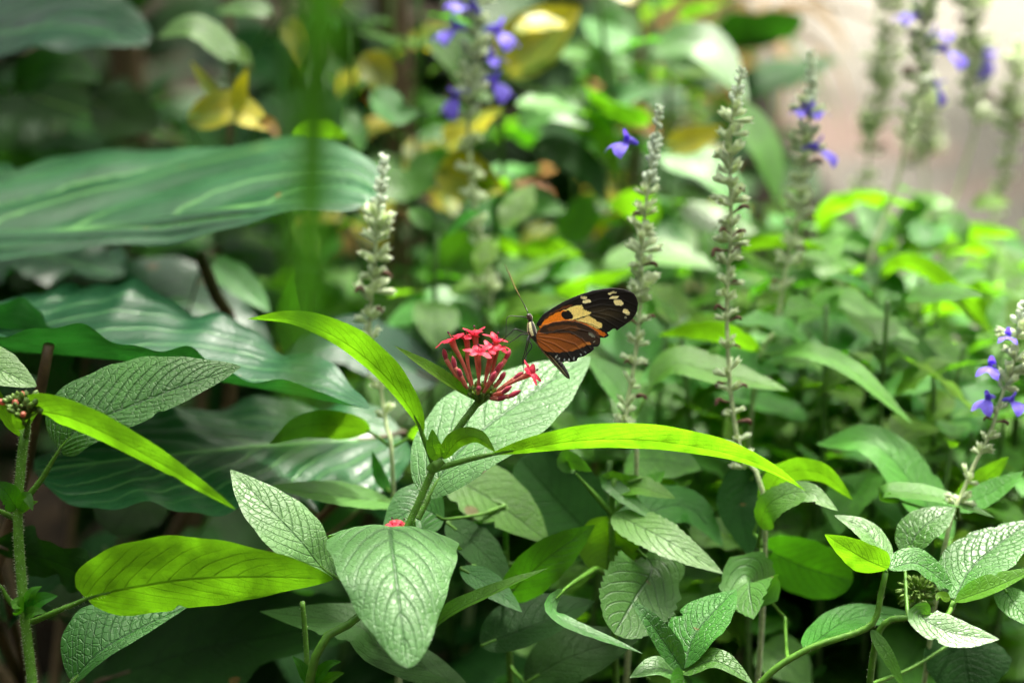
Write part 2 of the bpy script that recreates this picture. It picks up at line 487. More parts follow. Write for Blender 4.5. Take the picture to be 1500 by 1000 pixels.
_seed = [0]
def leaf(parent, pts, w, roll=40, mat='mature', shape='ovate', u0=0.0, pr=.0011, up=None, dn=None, label=None, name='leaf', pmat='stem', join=None, rigid=False, **kw):
    """a leaf of a plant: midrib pts, apparent half-width w px (or (upper, lower)), roll = tilt of the blade out of the picture plane."""
    _seed[0] += 1
    wu, wd = (w if isinstance(w, (tuple, list)) else (w, w))
    sc = (FOCUS + pts[len(pts) // 2][2] / 1000) / FPX * 1000
    tn = math.tan(math.radians(roll))
    up = up or (wu, wu * sc * tn)
    dn = dn or (-wd, -wd * sc * tn)
    n = 48
    pos, U, D = seen_frames(pts, up, dn, n, rigid)
    k0 = int(u0 * (n - 1))
    mb = MB()
    big = max(wu, wd) > 30
    kw.setdefault('nu', 34 if big else 24)
    kw.setdefault('nv', 14 if big else 8)
    blade(mb, pos[k0:], U[k0:], D[k0:], shape, seed=_seed[0], **kw)
    o = mb.build(name, M[mat], parent)
    if label: o['label'] = label
    if k0 > 2 or join is not None:
        pb = MB()
        if join is not None:
            a = np.array(join); b = pos[0]
            d = b - a
            pp = [a, a + d * .4 + np.array((0, 0, -.04 * np.linalg.norm(d))), a + d * .8 + np.array((0, 0, -.02 * np.linalg.norm(d)))] + [pos[i] for i in range(0, max(k0, 4) + 3, 3)]
        else:
            pp = [pos[i] for i in range(0, min(k0 + 5, n), max(2, k0 // 4))]
        pb.tube(spline(pp, 40), [pr * 1.15, pr * .9, pr * .3] if join is None or pr > .002 else [pr * .8, pr * .6, pr * .5], n=7)
        if parent.get('hairy'):
            pb.hairs(pp, pr, 90, .0006, 1)
        pb.build('petiole', [M[pmat], M['hair']], o)
    return o

def proto_blade(name, Lm, Wm, droop, mat, shape='ovate', seed=1, fold=.18, wave=0.0, serr=0, nu=14, nv=6, quilt=0):
    """a leaf mesh along +X, top up, with its stalk"""
    n = 24
    t = np.linspace(0, 1, n)
    ang = np.cumsum(np.full(n, droop / n)) - droop * .25
    pos = np.cumsum(np.stack([np.cos(-ang), 0 * t, np.sin(-ang)], 1) * Lm / n, axis=0)
    up = np.tile(np.array((0, Wm, 0.0)), (n, 1)); dn = -up
    mb = MB()
    blade(mb, pos, up, dn, shape, nu=nu, nv=nv, fold=fold, wave=wave, serr=serr, quilt=quilt, seed=seed)
    me_o = mb.build(name, M[mat])
    me = me_o.data
    bpy.data.objects.remove(me_o)
    return me

def ground_below(p, jit=0.0):
    return np.array((p[0] + rng.uniform(-jit, jit), p[1] + rng.uniform(-jit, jit), 0.0))

def nearest_on(path, p, lower=.03):
    d = np.linalg.norm(path - p, axis=1) + np.where(path[:, 2] > p[2] - lower, .5, 0)
    return path[int(np.argmin(d))]

# ------------------------------------------------------------------ ground and path
def soil_mat():
    m, N, L = new_mat('soil')
    out = N.new('ShaderNodeOutputMaterial'); tc = N.new('ShaderNodeTexCoord')
    a = N.new('ShaderNodeTexNoise'); a.inputs['Scale'].default_value = 30; a.inputs['Detail'].default_value = 10
    L.new(tc.outputs['Object'], a.inputs['Vector'])
    c = mixc(N, L, maprange(N, L, a.outputs[0], .35, .7, 0, 1), (.004, .003, .002), (.016, .011, .006))
    pr = N.new('ShaderNodeBsdfPrincipled'); L.new(c, pr.inputs['Base Color']); pr.inputs['Roughness'].default_value = .95; pr.inputs['Specular IOR Level'].default_value = .05
    b = N.new('ShaderNodeBump'); b.inputs['Distance'].default_value = .02; L.new(a.outputs[0], b.inputs['Height']); L.new(b.outputs[0], pr.inputs['Normal'])
    L.new(pr.outputs[0], out.inputs[0])
    return m

def path_mat():
    m, N, L = new_mat('worn_concrete')
    out = N.new('ShaderNodeOutputMaterial'); tc = N.new('ShaderNodeTexCoord')
    def noise(s, d=6):
        a = N.new('ShaderNodeTexNoise'); a.inputs['Scale'].default_value = s; a.inputs['Detail'].default_value = d
        L.new(tc.outputs['Object'], a.inputs['Vector']); return a.outputs[0]
    c = mixc(N, L, maprange(N, L, noise(1.7), .35, .65, 0, 1), (.062, .053, .042), (.082, .073, .059))
    c = mixc(N, L, maprange(N, L, noise(60, 8), .3, .75, 0, .6), c, (.066, .056, .043))
    # a worn patch of terracotta paint
    sp = N.new('ShaderNodeSeparateXYZ'); L.new(tc.outputs['Object'], sp.inputs[0])
    yy = math_n(N, L, 'ADD', sp.outputs[1], math_n(N, L, 'MULTIPLY', noise(4), .9))
    band = math_n(N, L, 'MULTIPLY', maprange(N, L, yy, 2.95, 3.15, 0, 1), maprange(N, L, yy, 3.4, 3.7, 1, 0))
    band = math_n(N, L, 'MULTIPLY', band, maprange(N, L, noise(5), .42, .6, 0, .75))
    c = mixc(N, L, band, c, (.105, .056, .042))
    pr = N.new('ShaderNodeBsdfPrincipled'); L.new(c, pr.inputs['Base Color']); pr.inputs['Roughness'].default_value = .85
    b = N.new('ShaderNodeBump'); b.inputs['Distance'].default_value = .003; L.new(noise(120, 8), b.inputs['Height']); L.new(b.outputs[0], pr.inputs['Normal'])
    L.new(pr.outputs[0], out.inputs[0])
    return m

g = MB()
n = 60
gx = np.linspace(-30, 30, n + 1)
gv = [(x, y, 0.0) for y in np.linspace(-30, 30, n + 1) for x in gx]
g.add(gv, [(j * (n + 1) + i, j * (n + 1) + i + 1, (j + 1) * (n + 1) + i + 1, (j + 1) * (n + 1) + i) for j in range(n) for i in range(n)])
tag(g.build('ground', soil_mat()), 'dark damp soil under the flower bed', 'ground', kind='structure')
pm = path_mat()
g = MB()
ys = np.linspace(-3, 14, 60)
vs, fs = [], []
for i, y in enumerate(ys):
    xl = .44 + .03 * math.sin(y * 1.7) + .012 * math.sin(y * 6.1)
    xr = 2.3 + .03 * math.sin(y * 1.3 + 1)
    vs += [(xl, y, 0.0), (xl + .012, y, .03), (xr - .012, y, .03), (xr, y, 0.0)]
for i in range(len(ys) - 1):
    for j in range(3):
        fs.append((i * 4 + j, i * 4 + j + 1, i * 4 + j + 5, i * 4 + j + 4))
g.add(vs, fs)
tag(g.build('path', pm, smooth=False), 'pale beige concrete path along the right of the bed', 'path', kind='structure')

# ------------------------------------------------------------------ pentas with the butterfly
baseA = ground_below(P(452, 1010, -8)) + np.array((-.03, .02, 0))
PA = thing('pentas_plant', 'pentas plant bearing the coral pink flower head the butterfly feeds on', 'plant', baseA)
PA['hairy'] = 1
stemA = [baseA, baseA * .4 + P(452, 1010, -8) * .6 + np.array((0.004, 0, -.02)), P(452, 1010, -8), P(535, 895, -5), P(600, 765, 0), P(637, 682, 0), P(662, 640, 0), P(701, 588, 0)]
mb = MB()
mb.tube(stemA, [.0028, .0024, .0021, .0020, .0019, .0018, .0014, .0013], n=12, res=60)
mb.hairs(stemA[3:], .0018, 700, .0008)
mb.tube([P(628, 690, 0), P(638, 682, 0), P(648, 673, 0)], [.0016, .0026, .0018], n=12)
mb.build('stem', [M['stem'], M['hair']], PA)
leaf(PA, [(636, 682, 0), (622, 645, -2), (604, 604, -5), (562, 549, -10), (500, 499, -16), (430, 469, -22), (361, 467, -28)], (20, 18), -58, 'young', 'lance', u0=.14, nu=60, nv=12, fold=.25, quilt=.0002, qn=12,
     label='long narrow yellow green leaf lit from behind, tip to the left')
leaf(PA, [(640, 686, 0), (690, 672, -3), (740, 662, -6), (850, 645, -12), (950, 645, -16), (1060, 662, -18), (1130, 688, -18), (1181, 719, -16)], (19, 18), -55, 'young', 'lance', u0=.15, nu=70, nv=12, fold=.2, quilt=.0002, qn=14,
     label='long narrow yellow green leaf lit from behind, tip to the right')
leaf(PA, [(612, 760, 6), (650, 690, 12), (705, 632, 24), (790, 570, 42), (866, 522, 58)], (66, 62), 42, 'silver', 'ovate', u0=.1, nu=70, nv=24, fold=.10, quilt=.0004, qn=10,
     label='broad pale leaf behind the flower head')
leaf(PA, [(699, 587, 0), (650, 556, -5), (577, 506, -9)], (8, 10), 48, 'young', 'lance', fold=.55, nu=30, label='small keeled bract under the flower head')
leaf(PA, [(642, 672, -2), (634, 652, -5), (633, 628, -5)], 12, 20, 'young', 'ovate', fold=.3)
leaf(PA, [(650, 672, -3), (670, 646, -8), (698, 640, -11), (726, 662, -12)], (15, 12), -20, 'young', 'ovate', fold=.3)
leaf(PA, [(604, 762, 4), (606, 800, 12), (594, 796, 14), (576, 772, 0), (572, 782, -12), (578, 830, -30), (587, 900, -46), (597, 978, -56)], (100, 98), 3, 'silver', 'heart', u0=.16, rigid=True, nu=90, nv=30, fold=.03, curl=.20, quilt=.0009, qn=10, wave=.0012, wfreq=2,
     label='large pale heart shaped leaf hanging in front of the stem')
leaf(PA, [(545, 868, -4), (478, 836, 0), (440, 792, -2), (388, 738, 4), (337, 687, 14)], (38, 42), 32, 'silver', 'ovate', u0=.22, nu=60, nv=18, fold=.08, quilt=.0003, qn=10,
     label='pale leaf pointing up to the left beside the stem')
leaf(PA, [(590, 965, -4), (650, 905, 0), (720, 868, 5), (804, 831, 10)], (10, 9), 62, 'mature', 'lance', fold=.3)
mb = MB()
mb.tube([P(450, 1040, 12), P(449, 960, 12), P(443, 880, 14)], [.0012, .001, .0009])
mb.hairs([P(450, 1040, 12), P(449, 960, 12), P(443, 880, 14)], .001, 80, .0006)
mb.build('side_stem', [M['stem'], M['hair']], PA)
for a in ([(458, 1000, -6), (480, 975, -10), (500, 968, -12)], [(460, 1005, -6), (490, 990, -10), (505, 985, -12)], [(455, 1003, -6), (440, 975, -8), (428, 960, -8)]):
    leaf(PA, a, 9, 30, 'mature', 'ovate', fold=.25)
leaf(PA, [(690, 1010, 30), (560, 950, 30), (520, 915, 32), (380, 895, 40)], (30, 34), 60, 'dark', 'lance', fold=.1)

# flower head
HZ = lambda zx, zy, dz=0: P(630 + zx / 7.144, 460 + zy / 7.144, dz)
def floret(parent, base, mouth, size=.0042, open_=78, spin=0.0, rad=.00066, seed=0):
    r = random.Random(seed)
    ax = nrm(mouth - base)
    ref = np.array((0.2, -1, .3)); a = nrm(np.cross(ax, ref)); b = np.cross(ax, a)
    mb = MB()
    L = np.linalg.norm(mouth - base)
    bend = (a * r.uniform(-1, 1) + b * r.uniform(-1, 1)) * L * .05
    mb.tube([base, base + ax * L * .5 + bend, base + ax * L * .86, mouth], [rad * .8, rad * .85, rad * 1.15, rad * 1.9], 0, n=10, cap=False)
    o = mb.build('floret', M['ftube'], parent)
    pm_ = MB()
    for k in range(5):
        w = 2 * math.pi * k / 5 + spin + r.uniform(-.12, .12)
        d = a * math.cos(w) + b * math.sin(w)
        s = np.cross(ax, d)
        nu, nv = 10, 4
        vs, fs = [], []
        op = math.radians(open_ + r.uniform(-14, 14))
        ln = size * r.uniform(.88, 1.12)
        for i in range(nu + 1):
            u = i / nu
            th = op * min(1, .35 + u * .9) + .35 * u * u
            q = mouth - ax * rad * .3 + d * (rad * .9 + ln * u * math.sin(th)) + ax * (ln * u * math.cos(th))
            nn = nrm(np.cross(s, d * math.sin(th) + ax * math.cos(th)))
            wd = size * .27 * (u ** .35 * (1 - u) ** .55) / .5 + (rad * .25 if i == 0 else 0)
            for j in range(nv + 1):
                v = -1 + 2 * j / nv
                vs.append(q + s * wd * v + nn * abs(v) * wd * .35)
        for i in range(nu):
            for j in range(nv):
                fs.append((i * (nv + 1) + j, i * (nv + 1) + j + 1, (i + 1) * (nv + 1) + j + 1, (i + 1) * (nv + 1) + j))
        pm_.add(vs, fs, 0)
    pm_.lathe(mouth - ax * rad * .4, ax, [(0, rad * 1.4), (rad * .35, rad * 1.0), (rad * .1, rad * .2)], 1, 10)
    pm_.build('petals', [M['petal'], M['throat']], o)
    st = MB()
    st.tube([mouth - ax * rad, mouth + ax * size * .35 + a * r.uniform(-.0003, .0003), mouth + ax * size * .55 + b * .0003], [.00013, .0001], 0, n=5)
    e = mouth + ax * size * .55 + b * .0003
    st.lathe(e - ax * .0003, ax, [(0, .0001), (.0003, .00035), (.0008, .00035), (.0011, .00005)], 1, 6)
    st.build('stamen', [M['petal'], M['anther']], o)
    return o

def fbud(parent, base, mid, tip, r=.0011):
    mb = MB()
    mb.tube([base, base * .4 + mid * .6, mid], [.0006, .00075, .0009], 1, n=8)
    ax = nrm(tip - mid); L = np.linalg.norm(tip - mid)
    mb.lathe(mid - ax * .0003, ax, [(0, .0007), (L * .15, r * .9), (L * .4, r * 1.1), (L * .7, r), (L * .88, r * .65), (L, r * .2), (L * 1.04, .00002)], 0, 10)
    return mb.build('flower_bud', [M['fbud'], M['ftube']], parent)

head = MB()
c0 = HZ(545, 835, 0)
for k in range(150):
    w = rng.uniform(0, 2 * math.pi); el = rng.uniform(-.5, 1.2)
    d = np.array((math.cos(w) * math.cos(el), math.sin(w) * math.cos(el), math.sin(el)))
    b = c0 + d * np.array((.0034, .0034, .0014)) * rng.uniform(.5, 1)
    dd = nrm(d + np.array((0, 0, .9)))
    L = rng.uniform(.0022, .0050); s = nrm(np.cross(dd, np.array((.3, .5, .8)))) * rng.uniform(.0003, .0007)
    n_ = np.cross(s, dd) * .4
    head.add([b + s, b + n_, b - s, b + dd * L * .55 + s * .7, b + dd * L * .55 - s * .7, b + dd * L], [(0, 1, 3), (1, 4, 3), (1, 2, 4), (3, 4, 5)], 0)
for k in range(24):
    w = rng.uniform(0, 2 * math.pi)
    b = c0 + np.array((math.cos(w) * .0045, math.sin(w) * .0045, rng.uniform(-.001, .003))) * rng.uniform(.4, 1)
    head.lathe(b, (math.cos(w) * .5, math.sin(w) * .5, 1), [(0, .0003), (.0008, .0008), (.0018, .0007), (.0025, .0001)], 1, 7)
for w in np.linspace(0, 6.28, 9):
    e = c0 + np.array((math.cos(w) * .005, math.sin(w) * .005, .002))
    head.tube([P(700, 592, 0), c0 + np.array((math.cos(w) * .0025, math.sin(w) * .0025, -.001)), e], [.0010, .0008, .0007], 0, n=7)
FH = head.build('flower_head', [M['sepal'], M['greenbud']], PA)
for i, (bx, by, bd, mx_, my_, md, sz, op, sp) in enumerate([
        (440, 790, 0, 228, 280, -2, .0056, 68, .4), (450, 760, 2, 380, 255, 1, .0050, 62, 1.0), (500, 770, -3, 505, 410, -9, .0052, 54, .3),
        (570, 770, 0, 640, 395, -4, .0050, 48, .9), (520, 760, 3, 470, 215, 1, .0050, 42, .1), (560, 760, 4, 690, 285, 2, .0052, 50, .5),
        (600, 770, 6, 705, 345, 4, .0054, 74, .2), (700, 800, 0, 1040, 625, -4, .0056, 62, .55)]):
    floret(FH, HZ(bx, by, bd), HZ(mx_, my_, md), sz, op, sp, seed=i)
for (a, b, c) in [((330, 740, 0), (165, 470, -1), (140, 355, -2)), ((370, 760, -3), (260, 560, -4), (232, 432, -5)), ((390, 780, -4), (322, 650, -5), (290, 560, -6)),
                  ((600, 790, 2), (790, 470, 2), (845, 365, 2)), ((560, 800, -2), (690, 600, -4), (765, 490, -5)), ((640, 810, 4), (735, 690, 4), (790, 595, 4)),
                  ((680, 820, 0), (880, 680, -2), (985, 600, -3)), ((640, 850, -3), (760, 820, -6), (860, 745, -7)), ((660, 870, -4), (830, 860, -6), (955, 795, -7)),
                  ((620, 880, -3), (720, 890, -5), (815, 850, -6)), ((560, 820, -6), (640, 690, -9), (690, 590, -10)), ((600, 800, 5), (640, 650, 6), (680, 570, 6)),
                  ((500, 830, -5), (505, 790, -8), (520, 745, -9))]:
    fbud(FH, HZ(*a), HZ(*b), HZ(*c), .00092)
# a second small head half hidden by the heart shaped leaf
fh2 = MB()
fh2.lathe(P(582, 792, 30), (0, -.2, 1), [(0, .001), (.002, .002), (.004, .0022), (.005, .001)], 0, 8)
FH2 = fh2.build('flower_head', M['sepal'], PA)
floret(FH2, P(580, 790, 26), P(576, 768, 24), .0042, 80, .3, seed=31)
floret(FH2, P(584, 790, 28), P(590, 769, 26), .0042, 80, .8, seed=32)

# ------------------------------------------------------------------ pentas at the left edge
baseB = ground_below(P(50, 1010, -5))
PB = thing('pentas_plant', 'pentas plant at the left edge with a cluster of green buds', 'plant', baseB)
PB['hairy'] = 1
stemB = [baseB, P(58, 1200, -5), P(48, 1010, -5), P(36, 900, -5), P(26, 760, -5), P(33, 660, -4), P(38, 620, -3)]
mb = MB()
mb.tube(stemB, [.0028, .0026, .0023, .0021, .0020, .0019, .0018], n=12, res=60)
mb.hairs(stemB[2:], .0021, 900, .0008)
mb.build('stem', [M['stem'], M['hair']], PB)
hb = MB()
cb = P(33, 601, -26)
for k in range(80):
    w = rng.uniform(0, 6.28); el = rng.uniform(.0, 1.5)
    d = np.array((math.cos(w) * math.cos(el), math.sin(w) * math.cos(el), math.sin(el) * .8))
    b = cb + d * rng.uniform(.003, .0068)
    hb.tube([P(37, 622, -6), cb - np.array((0, 0, .004)), b], [.0004, .0003], 0, n=5)
    s = rng.uniform(.7, 1.3)
    hb.lathe(b, d + np.array((0, 0, .5)), [(0, .0004), (.0006 * s, .0010 * s), (.0016 * s, .0009 * s), (.0023 * s, .0003), (.0025 * s, .00005)], 2 if k % 7 == 0 else (1 if k % 2 else 0), 7)
hb.build('flower_head', [M['sepal'], M['greenbud'], M['ftube']], PB)
leaf(PB, [(34, 735, -6), (62, 700, -9), (90, 655, -12), (125, 622, -14), (200, 592, -14), (270, 565, -12), (353, 537, -6)], (64, 33), 42, 'quilt', 'blunt', u0=.26, nu=130, nv=44, fold=.10, quilt=.0008, qn=13,
     label='quilted dark green leaf with deep set veins')
leaf(PB, [(38, 640, -4), (46, 608, -18), (75, 605, -32), (130, 623, -40), (230, 676, -44), (346, 746, -46)], (22, 18), -48, 'young', 'blunt', u0=.08, nu=60, nv=12, fold=.2, quilt=.0002, qn=12,
     label='long yellow green leaf sloping down, lit from behind')
leaf(PB, [(44, 912, -4), (100, 888, -8), (150, 870, -12), (266, 850, -16), (380, 845, -18), (489, 848, -14)], (62, 46), -42, 'young', 'blunt', u0=.22, nu=90, nv=30, fold=.06, quilt=.0003, qn=9,
     label='broad bright yellow green leaf lit from behind')
leaf(PB, [(98, 1010, 0), (130, 970, 0), (163, 943, 2), (215, 915, 8), (278, 886, 16)], (60, 15), 40, 'quilt', 'ovate', u0=.08, nu=70, nv=26, fold=.12, quilt=.00045, qn=10)
leaf(PB, [(-60, 540, -6), (-20, 535, -10), (54, 566, -14)], 30, 35, 'pale', 'blunt', nu=40, nv=16, quilt=.0003)
leaf(PB, [(30, 640, -4), (10, 610, -8), (-20, 540, -10)], (9, 9), -40, 'young', 'lance')
for a, w_, m_ in (([(28, 748, -7), (38, 728, -12), (48, 748, -14)], 9, 'mature'), ([(24, 745, -7), (8, 720, -12), (-10, 705, -14)], 16, 'mature'), ([(26, 750, -7), (46, 738, -9), (56, 734, -10)], 6, 'young'),
                  ([(36, 900, -7), (58, 880, -12), (85, 872, -14)], 13, 'mature'), ([(36, 898, -7), (46, 868, -12), (62, 858, -12)], 10, 'mature'), ([(34, 895, -8), (26, 885, -14), (20, 892, -17)], 13, 'mature'),
                  ([(36, 900, -8), (50, 896, -14), (68, 896, -16)], 9, 'mature')):
    leaf(PB, a, w_, 25, m_, 'ovate', fold=.25)
leaf(PB, [(34, 900, -4), (14, 880, -8), (-8, 850, -12), (-60, 830, -16)], 12, 40, 'mature', u0=.6)
leaf(PB, [(26, 760, -4), (6, 752, -6), (-10, 744, -8), (-60, 740, -8)], 12, 40, 'mature', u0=.6)

# ------------------------------------------------------------------ butterfly
BZ = lambda zx, zy, dz=0: P(740 + zx / 6.25, 400 + zy / 6.25, dz)
def inpoly(x, y, poly):
    r = np.zeros(len(x), bool)
    n_ = len(poly); j = n_ - 1
    for i in range(n_):
        xi, yi = poly[i]; xj, yj = poly[j]
        c = ((yi > y) != (yj > y)) & (x < (xj - xi) * (y - yi) / (yj - yi + 1e-9) + xi)
        r ^= c; j = i
    return r
def segdist(x, y, a, b):
    ax, ay = a; bx, by = b
    t = np.clip(((x - ax) * (bx - ax) + (y - ay) * (by - ay)) / ((bx - ax) ** 2 + (by - ay) ** 2), 0, 1)
    return np.hypot(x - ax - t * (bx - ax), y - ay - t * (by - ay))

FW = [(285, 470), (300, 440), (340, 385), (420, 330), (520, 270), (620, 225), (700, 195), (800, 165), (900, 148), (990, 142), (1070, 150), (1130, 165), (1175, 195), (1200, 235), (1212, 280), (1206, 325),
      (1207, 345), (1188, 385), (1165, 420), (1120, 455), (1080, 485), (1050, 505), (1024, 525), (1008, 508), (985, 510), (958, 532), (928, 546), (945, 575), (915, 592), (870, 590), (760, 560), (600, 520), (420, 510), (310, 505)]
HW = [(283, 570), (300, 525), (345, 485), (430, 450), (550, 432), (640, 440), (720, 465), (790, 500), (850, 540), (870, 590), (868, 640), (845, 668), (806, 672), (812, 692), (780, 720), (722, 755), (662, 772),
      (655, 798), (600, 810), (560, 803), (520, 815), (480, 790), (440, 765), (390, 740), (350, 710), (310, 670), (288, 625)]
BLK = (.010, .007, .005)
FWP = [('poly', [(360, 410), (450, 345), (540, 300), (620, 285), (600, 310), (520, 330), (430, 375), (350, 440)], (.16, .05, .012)),
       ('poly', [(312, 490), (340, 455), (400, 398), (480, 357), (545, 335), (585, 355), (540, 372), (520, 398), (560, 422), (640, 428), (560, 445), (420, 470), (330, 510)], (.88, .27, .010)),
       ('poly', [(522, 345), (600, 312), (660, 295), (706, 290), (714, 328), (750, 348), (798, 356), (772, 378), (700, 402), (622, 428), (585, 425), (560, 420), (620, 405), (610, 360), (570, 340)], (.95, .78, .26)),
       ('poly', [(640, 432), (700, 412), (765, 388), (830, 428), (882, 462), (886, 495), (855, 512), (780, 482), (700, 447)], (.95, .76, .26)),
       ('poly', [(560, 440), (640, 430), (720, 452), (800, 492), (860, 518), (905, 543), (932, 565), (905, 582), (860, 562), (780, 520), (700, 480), (600, 455)], (.70, .19, .010)),
       ('ell', (566, 386, 54, 40, .25), BLK),
       ('ell', (722, 224, 30, 15, .1), (.92, .82, .45)), ('ell', (745, 259, 40, 17, -.15), (.92, .82, .45)),
       ('ell', (980, 180, 45, 11, -.22), (.92, .82, .45)), ('ell', (998, 222, 43, 11, -.12), (.92, .82, .45)), ('ell', (1036, 268, 48, 26, .3), (.92, .82, .45)),
       ('ell', (1108, 353, 38, 23, .65), (.92, .82, .45)), ('ell', (1100, 406, 13, 10, .3), (.35, .32, .22))]
FWV = [[(285, 470), (520, 300), (700, 215), (900, 165), (1150, 180)], [(330, 480), (620, 430), (790, 375), (950, 330), (1180, 390)], [(700, 300), (860, 240), (1060, 240), (1200, 300)], [(710, 330), (880, 290), (1070, 310), (1190, 360)],
       [(770, 385), (900, 420), (1030, 500)], [(640, 430), (800, 470), (930, 545)], [(800, 360), (950, 390), (1100, 460)]]
HWP = [('poly', [(300, 540), (345, 490), (440, 455), (560, 438), (680, 452), (790, 505), (865, 580), (868, 650), (800, 668), (760, 640), (700, 600), (640, 562), (560, 545), (440, 550), (360, 556)], (.045, .022, .010)),
       ('poly', [(380, 500), (520, 470), (640, 480), (700, 510), (640, 530), (500, 515), (400, 530)], (.14, .05, .012)),
       ('poly', [(300, 660), (350, 705), (420, 724), (500, 728), (600, 716), (680, 690), (760, 655), (880, 640), (880, 720), (700, 830), (500, 840), (300, 740)], BLK),
       ('ell', (720, 655, 60, 13, -.35), (.50, .16, .02)), ('ell', (640, 690, 50, 14, -.3), (.40, .12, .015)), ('ell', (770, 645, 22, 8, -.1), (.55, .2, .03)),
       ('ell', (795, 566, 38, 13, .55), (.28, .28, .20)), ('ell', (815, 630, 16, 6, -.6), (.3, .28, .2)),
       ('ell', (462, 772, 8, 22, .5), (.5, .52, .45)), ('ell', (492, 790, 7, 20, .5), (.45, .47, .42)), ('ell', (545, 795, 8, 13, .3), (.32, .36, .36)), ('ell', (586, 796, 9, 14, .2), (.5, .54, .5)), ('ell', (632, 780, 7, 15, -.2), (.42, .45, .42)), ('ell', (690, 748, 6, 14, -.3), (.25, .28, .26)), ('ell', (735, 722, 5, 12, -.4), (.22, .25, .24))]
HWV = [[(300, 560), (450, 545), (600, 545), (700, 600), (780, 690)], [(300, 580), (480, 600), (640, 650), (720, 740)], [(300, 600), (450, 650), (560, 720), (620, 800)], [(295, 610), (390, 670), (460, 730), (500, 800)], [(440, 540), (600, 500), (780, 540), (860, 600)]]

wing_m = plain_mat('scaled_wing', (0, 0, 0), .5, .35, tf=.34, var=.16, scale=2600, attr='pigment', bump=.25)
def wing(name, outline, patches, veins, base, dzf, parent, mir=None):
    step = 5.0
    pts = [Vector(p) for p in outline]
    # densify outline a little
    op = []
    rr = random.Random(3)
    for i in range(len(pts)):
        a, b = pts[i], pts[(i + 1) % len(pts)]
        m_ = max(1, int((b - a).length / 9))
        for k in range(m_):
            q = a.lerp(b, k / m_)
            op.append(q + Vector((rr.uniform(-1.2, 1.2), rr.uniform(-1.2, 1.2))) if k else q)
    xs = np.array([p[0] for p in outline]); ys_ = np.array([p[1] for p in outline])
    gx_, gy_ = np.meshgrid(np.arange(xs.min(), xs.max(), step), np.arange(ys_.min(), ys_.max(), step))
    gx_ = gx_.ravel() + step * .5 * (np.round((gy_.ravel() - ys_.min()) / step) % 2); gy_ = gy_.ravel()
    keep = inpoly(gx_, gy_, [(p.x, p.y) for p in op])
    dmin = np.full(len(gx_), 1e9)
    for i in range(len(op)):
        dmin = np.minimum(dmin, segdist(gx_, gy_, op[i], op[(i + 1) % len(op)]))
    keep &= dmin > step * .55
    allp = op + [Vector((x, y)) for x, y in zip(gx_[keep], gy_[keep])]
    ne = len(op)
    r = delaunay_2d_cdt(allp, [(i, (i + 1) % ne) for i in range(ne)], [list(range(ne))], 1, 1e-4)
    v2, f2 = r[0], r[2]
    x = np.array([v.x for v in v2]); y = np.array([v.y for v in v2])
    # pigment
    nx = x + 3 * np.sin(y * .09) + 2 * np.sin(x * .17 + y * .05); ny = y + 2.5 * np.sin(x * .11) + 2 * np.sin(y * .21)
    colr = np.tile(np.array(base), (len(x), 1))
    if name == 'forewing':
        s = np.exp(-(((x - 900) / 150) ** 2 + ((y - 370) / 55) ** 2))[:, None]
        colr = colr * (1 - s * .9) + np.array((.075, .052, .022)) * s * .9
    else:
        s = np.clip((x - 420) / 330 + np.sin(y * .13 + x * .05) * .1, 0, 1)[:, None]
        colr = colr * (1 - .55 * s) + np.array((.05, .018, .006)) * .55 * s
    for kind, g_, c_ in patches:
        if kind == 'poly':
            mk = inpoly(nx, ny, g_)
        else:
            cx, cy, rx, ry, an = g_
            dx, dy = nx - cx, ny - cy
            mk = ((dx * math.cos(an) + dy * math.sin(an)) / rx) ** 2 + ((-dx * math.sin(an) + dy * math.cos(an)) / ry) ** 2 < 1
        colr[mk] = c_
    vd = np.full(len(x), 1e9)
    for vl in veins:
        for a, b in zip(vl[:-1], vl[1:]):
            vd = np.minimum(vd, segdist(x, y, a, b))
    k = np.clip(1 - vd / 5.5, 0, 1)[:, None] * .75
    colr = colr * (1 - k) + np.array(BLK) * k
    ed = np.full(len(x), 1e9)
    for i in range(ne):
        ed = np.minimum(ed, segdist(x, y, op[i], op[(i + 1) % ne]))
    k = np.clip(1 - ed / 9, 0, 1)[:, None] * .8
    colr = colr * (1 - k) + np.array(BLK) * k
    relief = .00012 * np.clip(1 - vd / 10, 0, 1)
    top = [BZ(a, b, dzf(a, b) - r_ * 1000) for a, b, r_ in zip(x, y, relief)]
    bot = [BZ(a, b, dzf(a, b) + .10) for a, b in zip(x, y)]
    mb_ = MB()
    nV = len(top)
    fs_ = [tuple(f) for f in f2] + [tuple(nV + i for i in f[::-1]) for f in f2]
    cnt = {}
    for f in f2:
        for a, b in zip(f, list(f[1:]) + [f[0]]):
            cnt[(a, b)] = 1
    for (a, b) in list(cnt):
        if (b, a) not in cnt:
            fs_.append((a, nV + a, nV + b, b))
    mb_.add(top + bot, fs_)
    mb_.col['pigment'] = np.concatenate([colr, colr])
    return mb_.build(name, wing_m, parent)

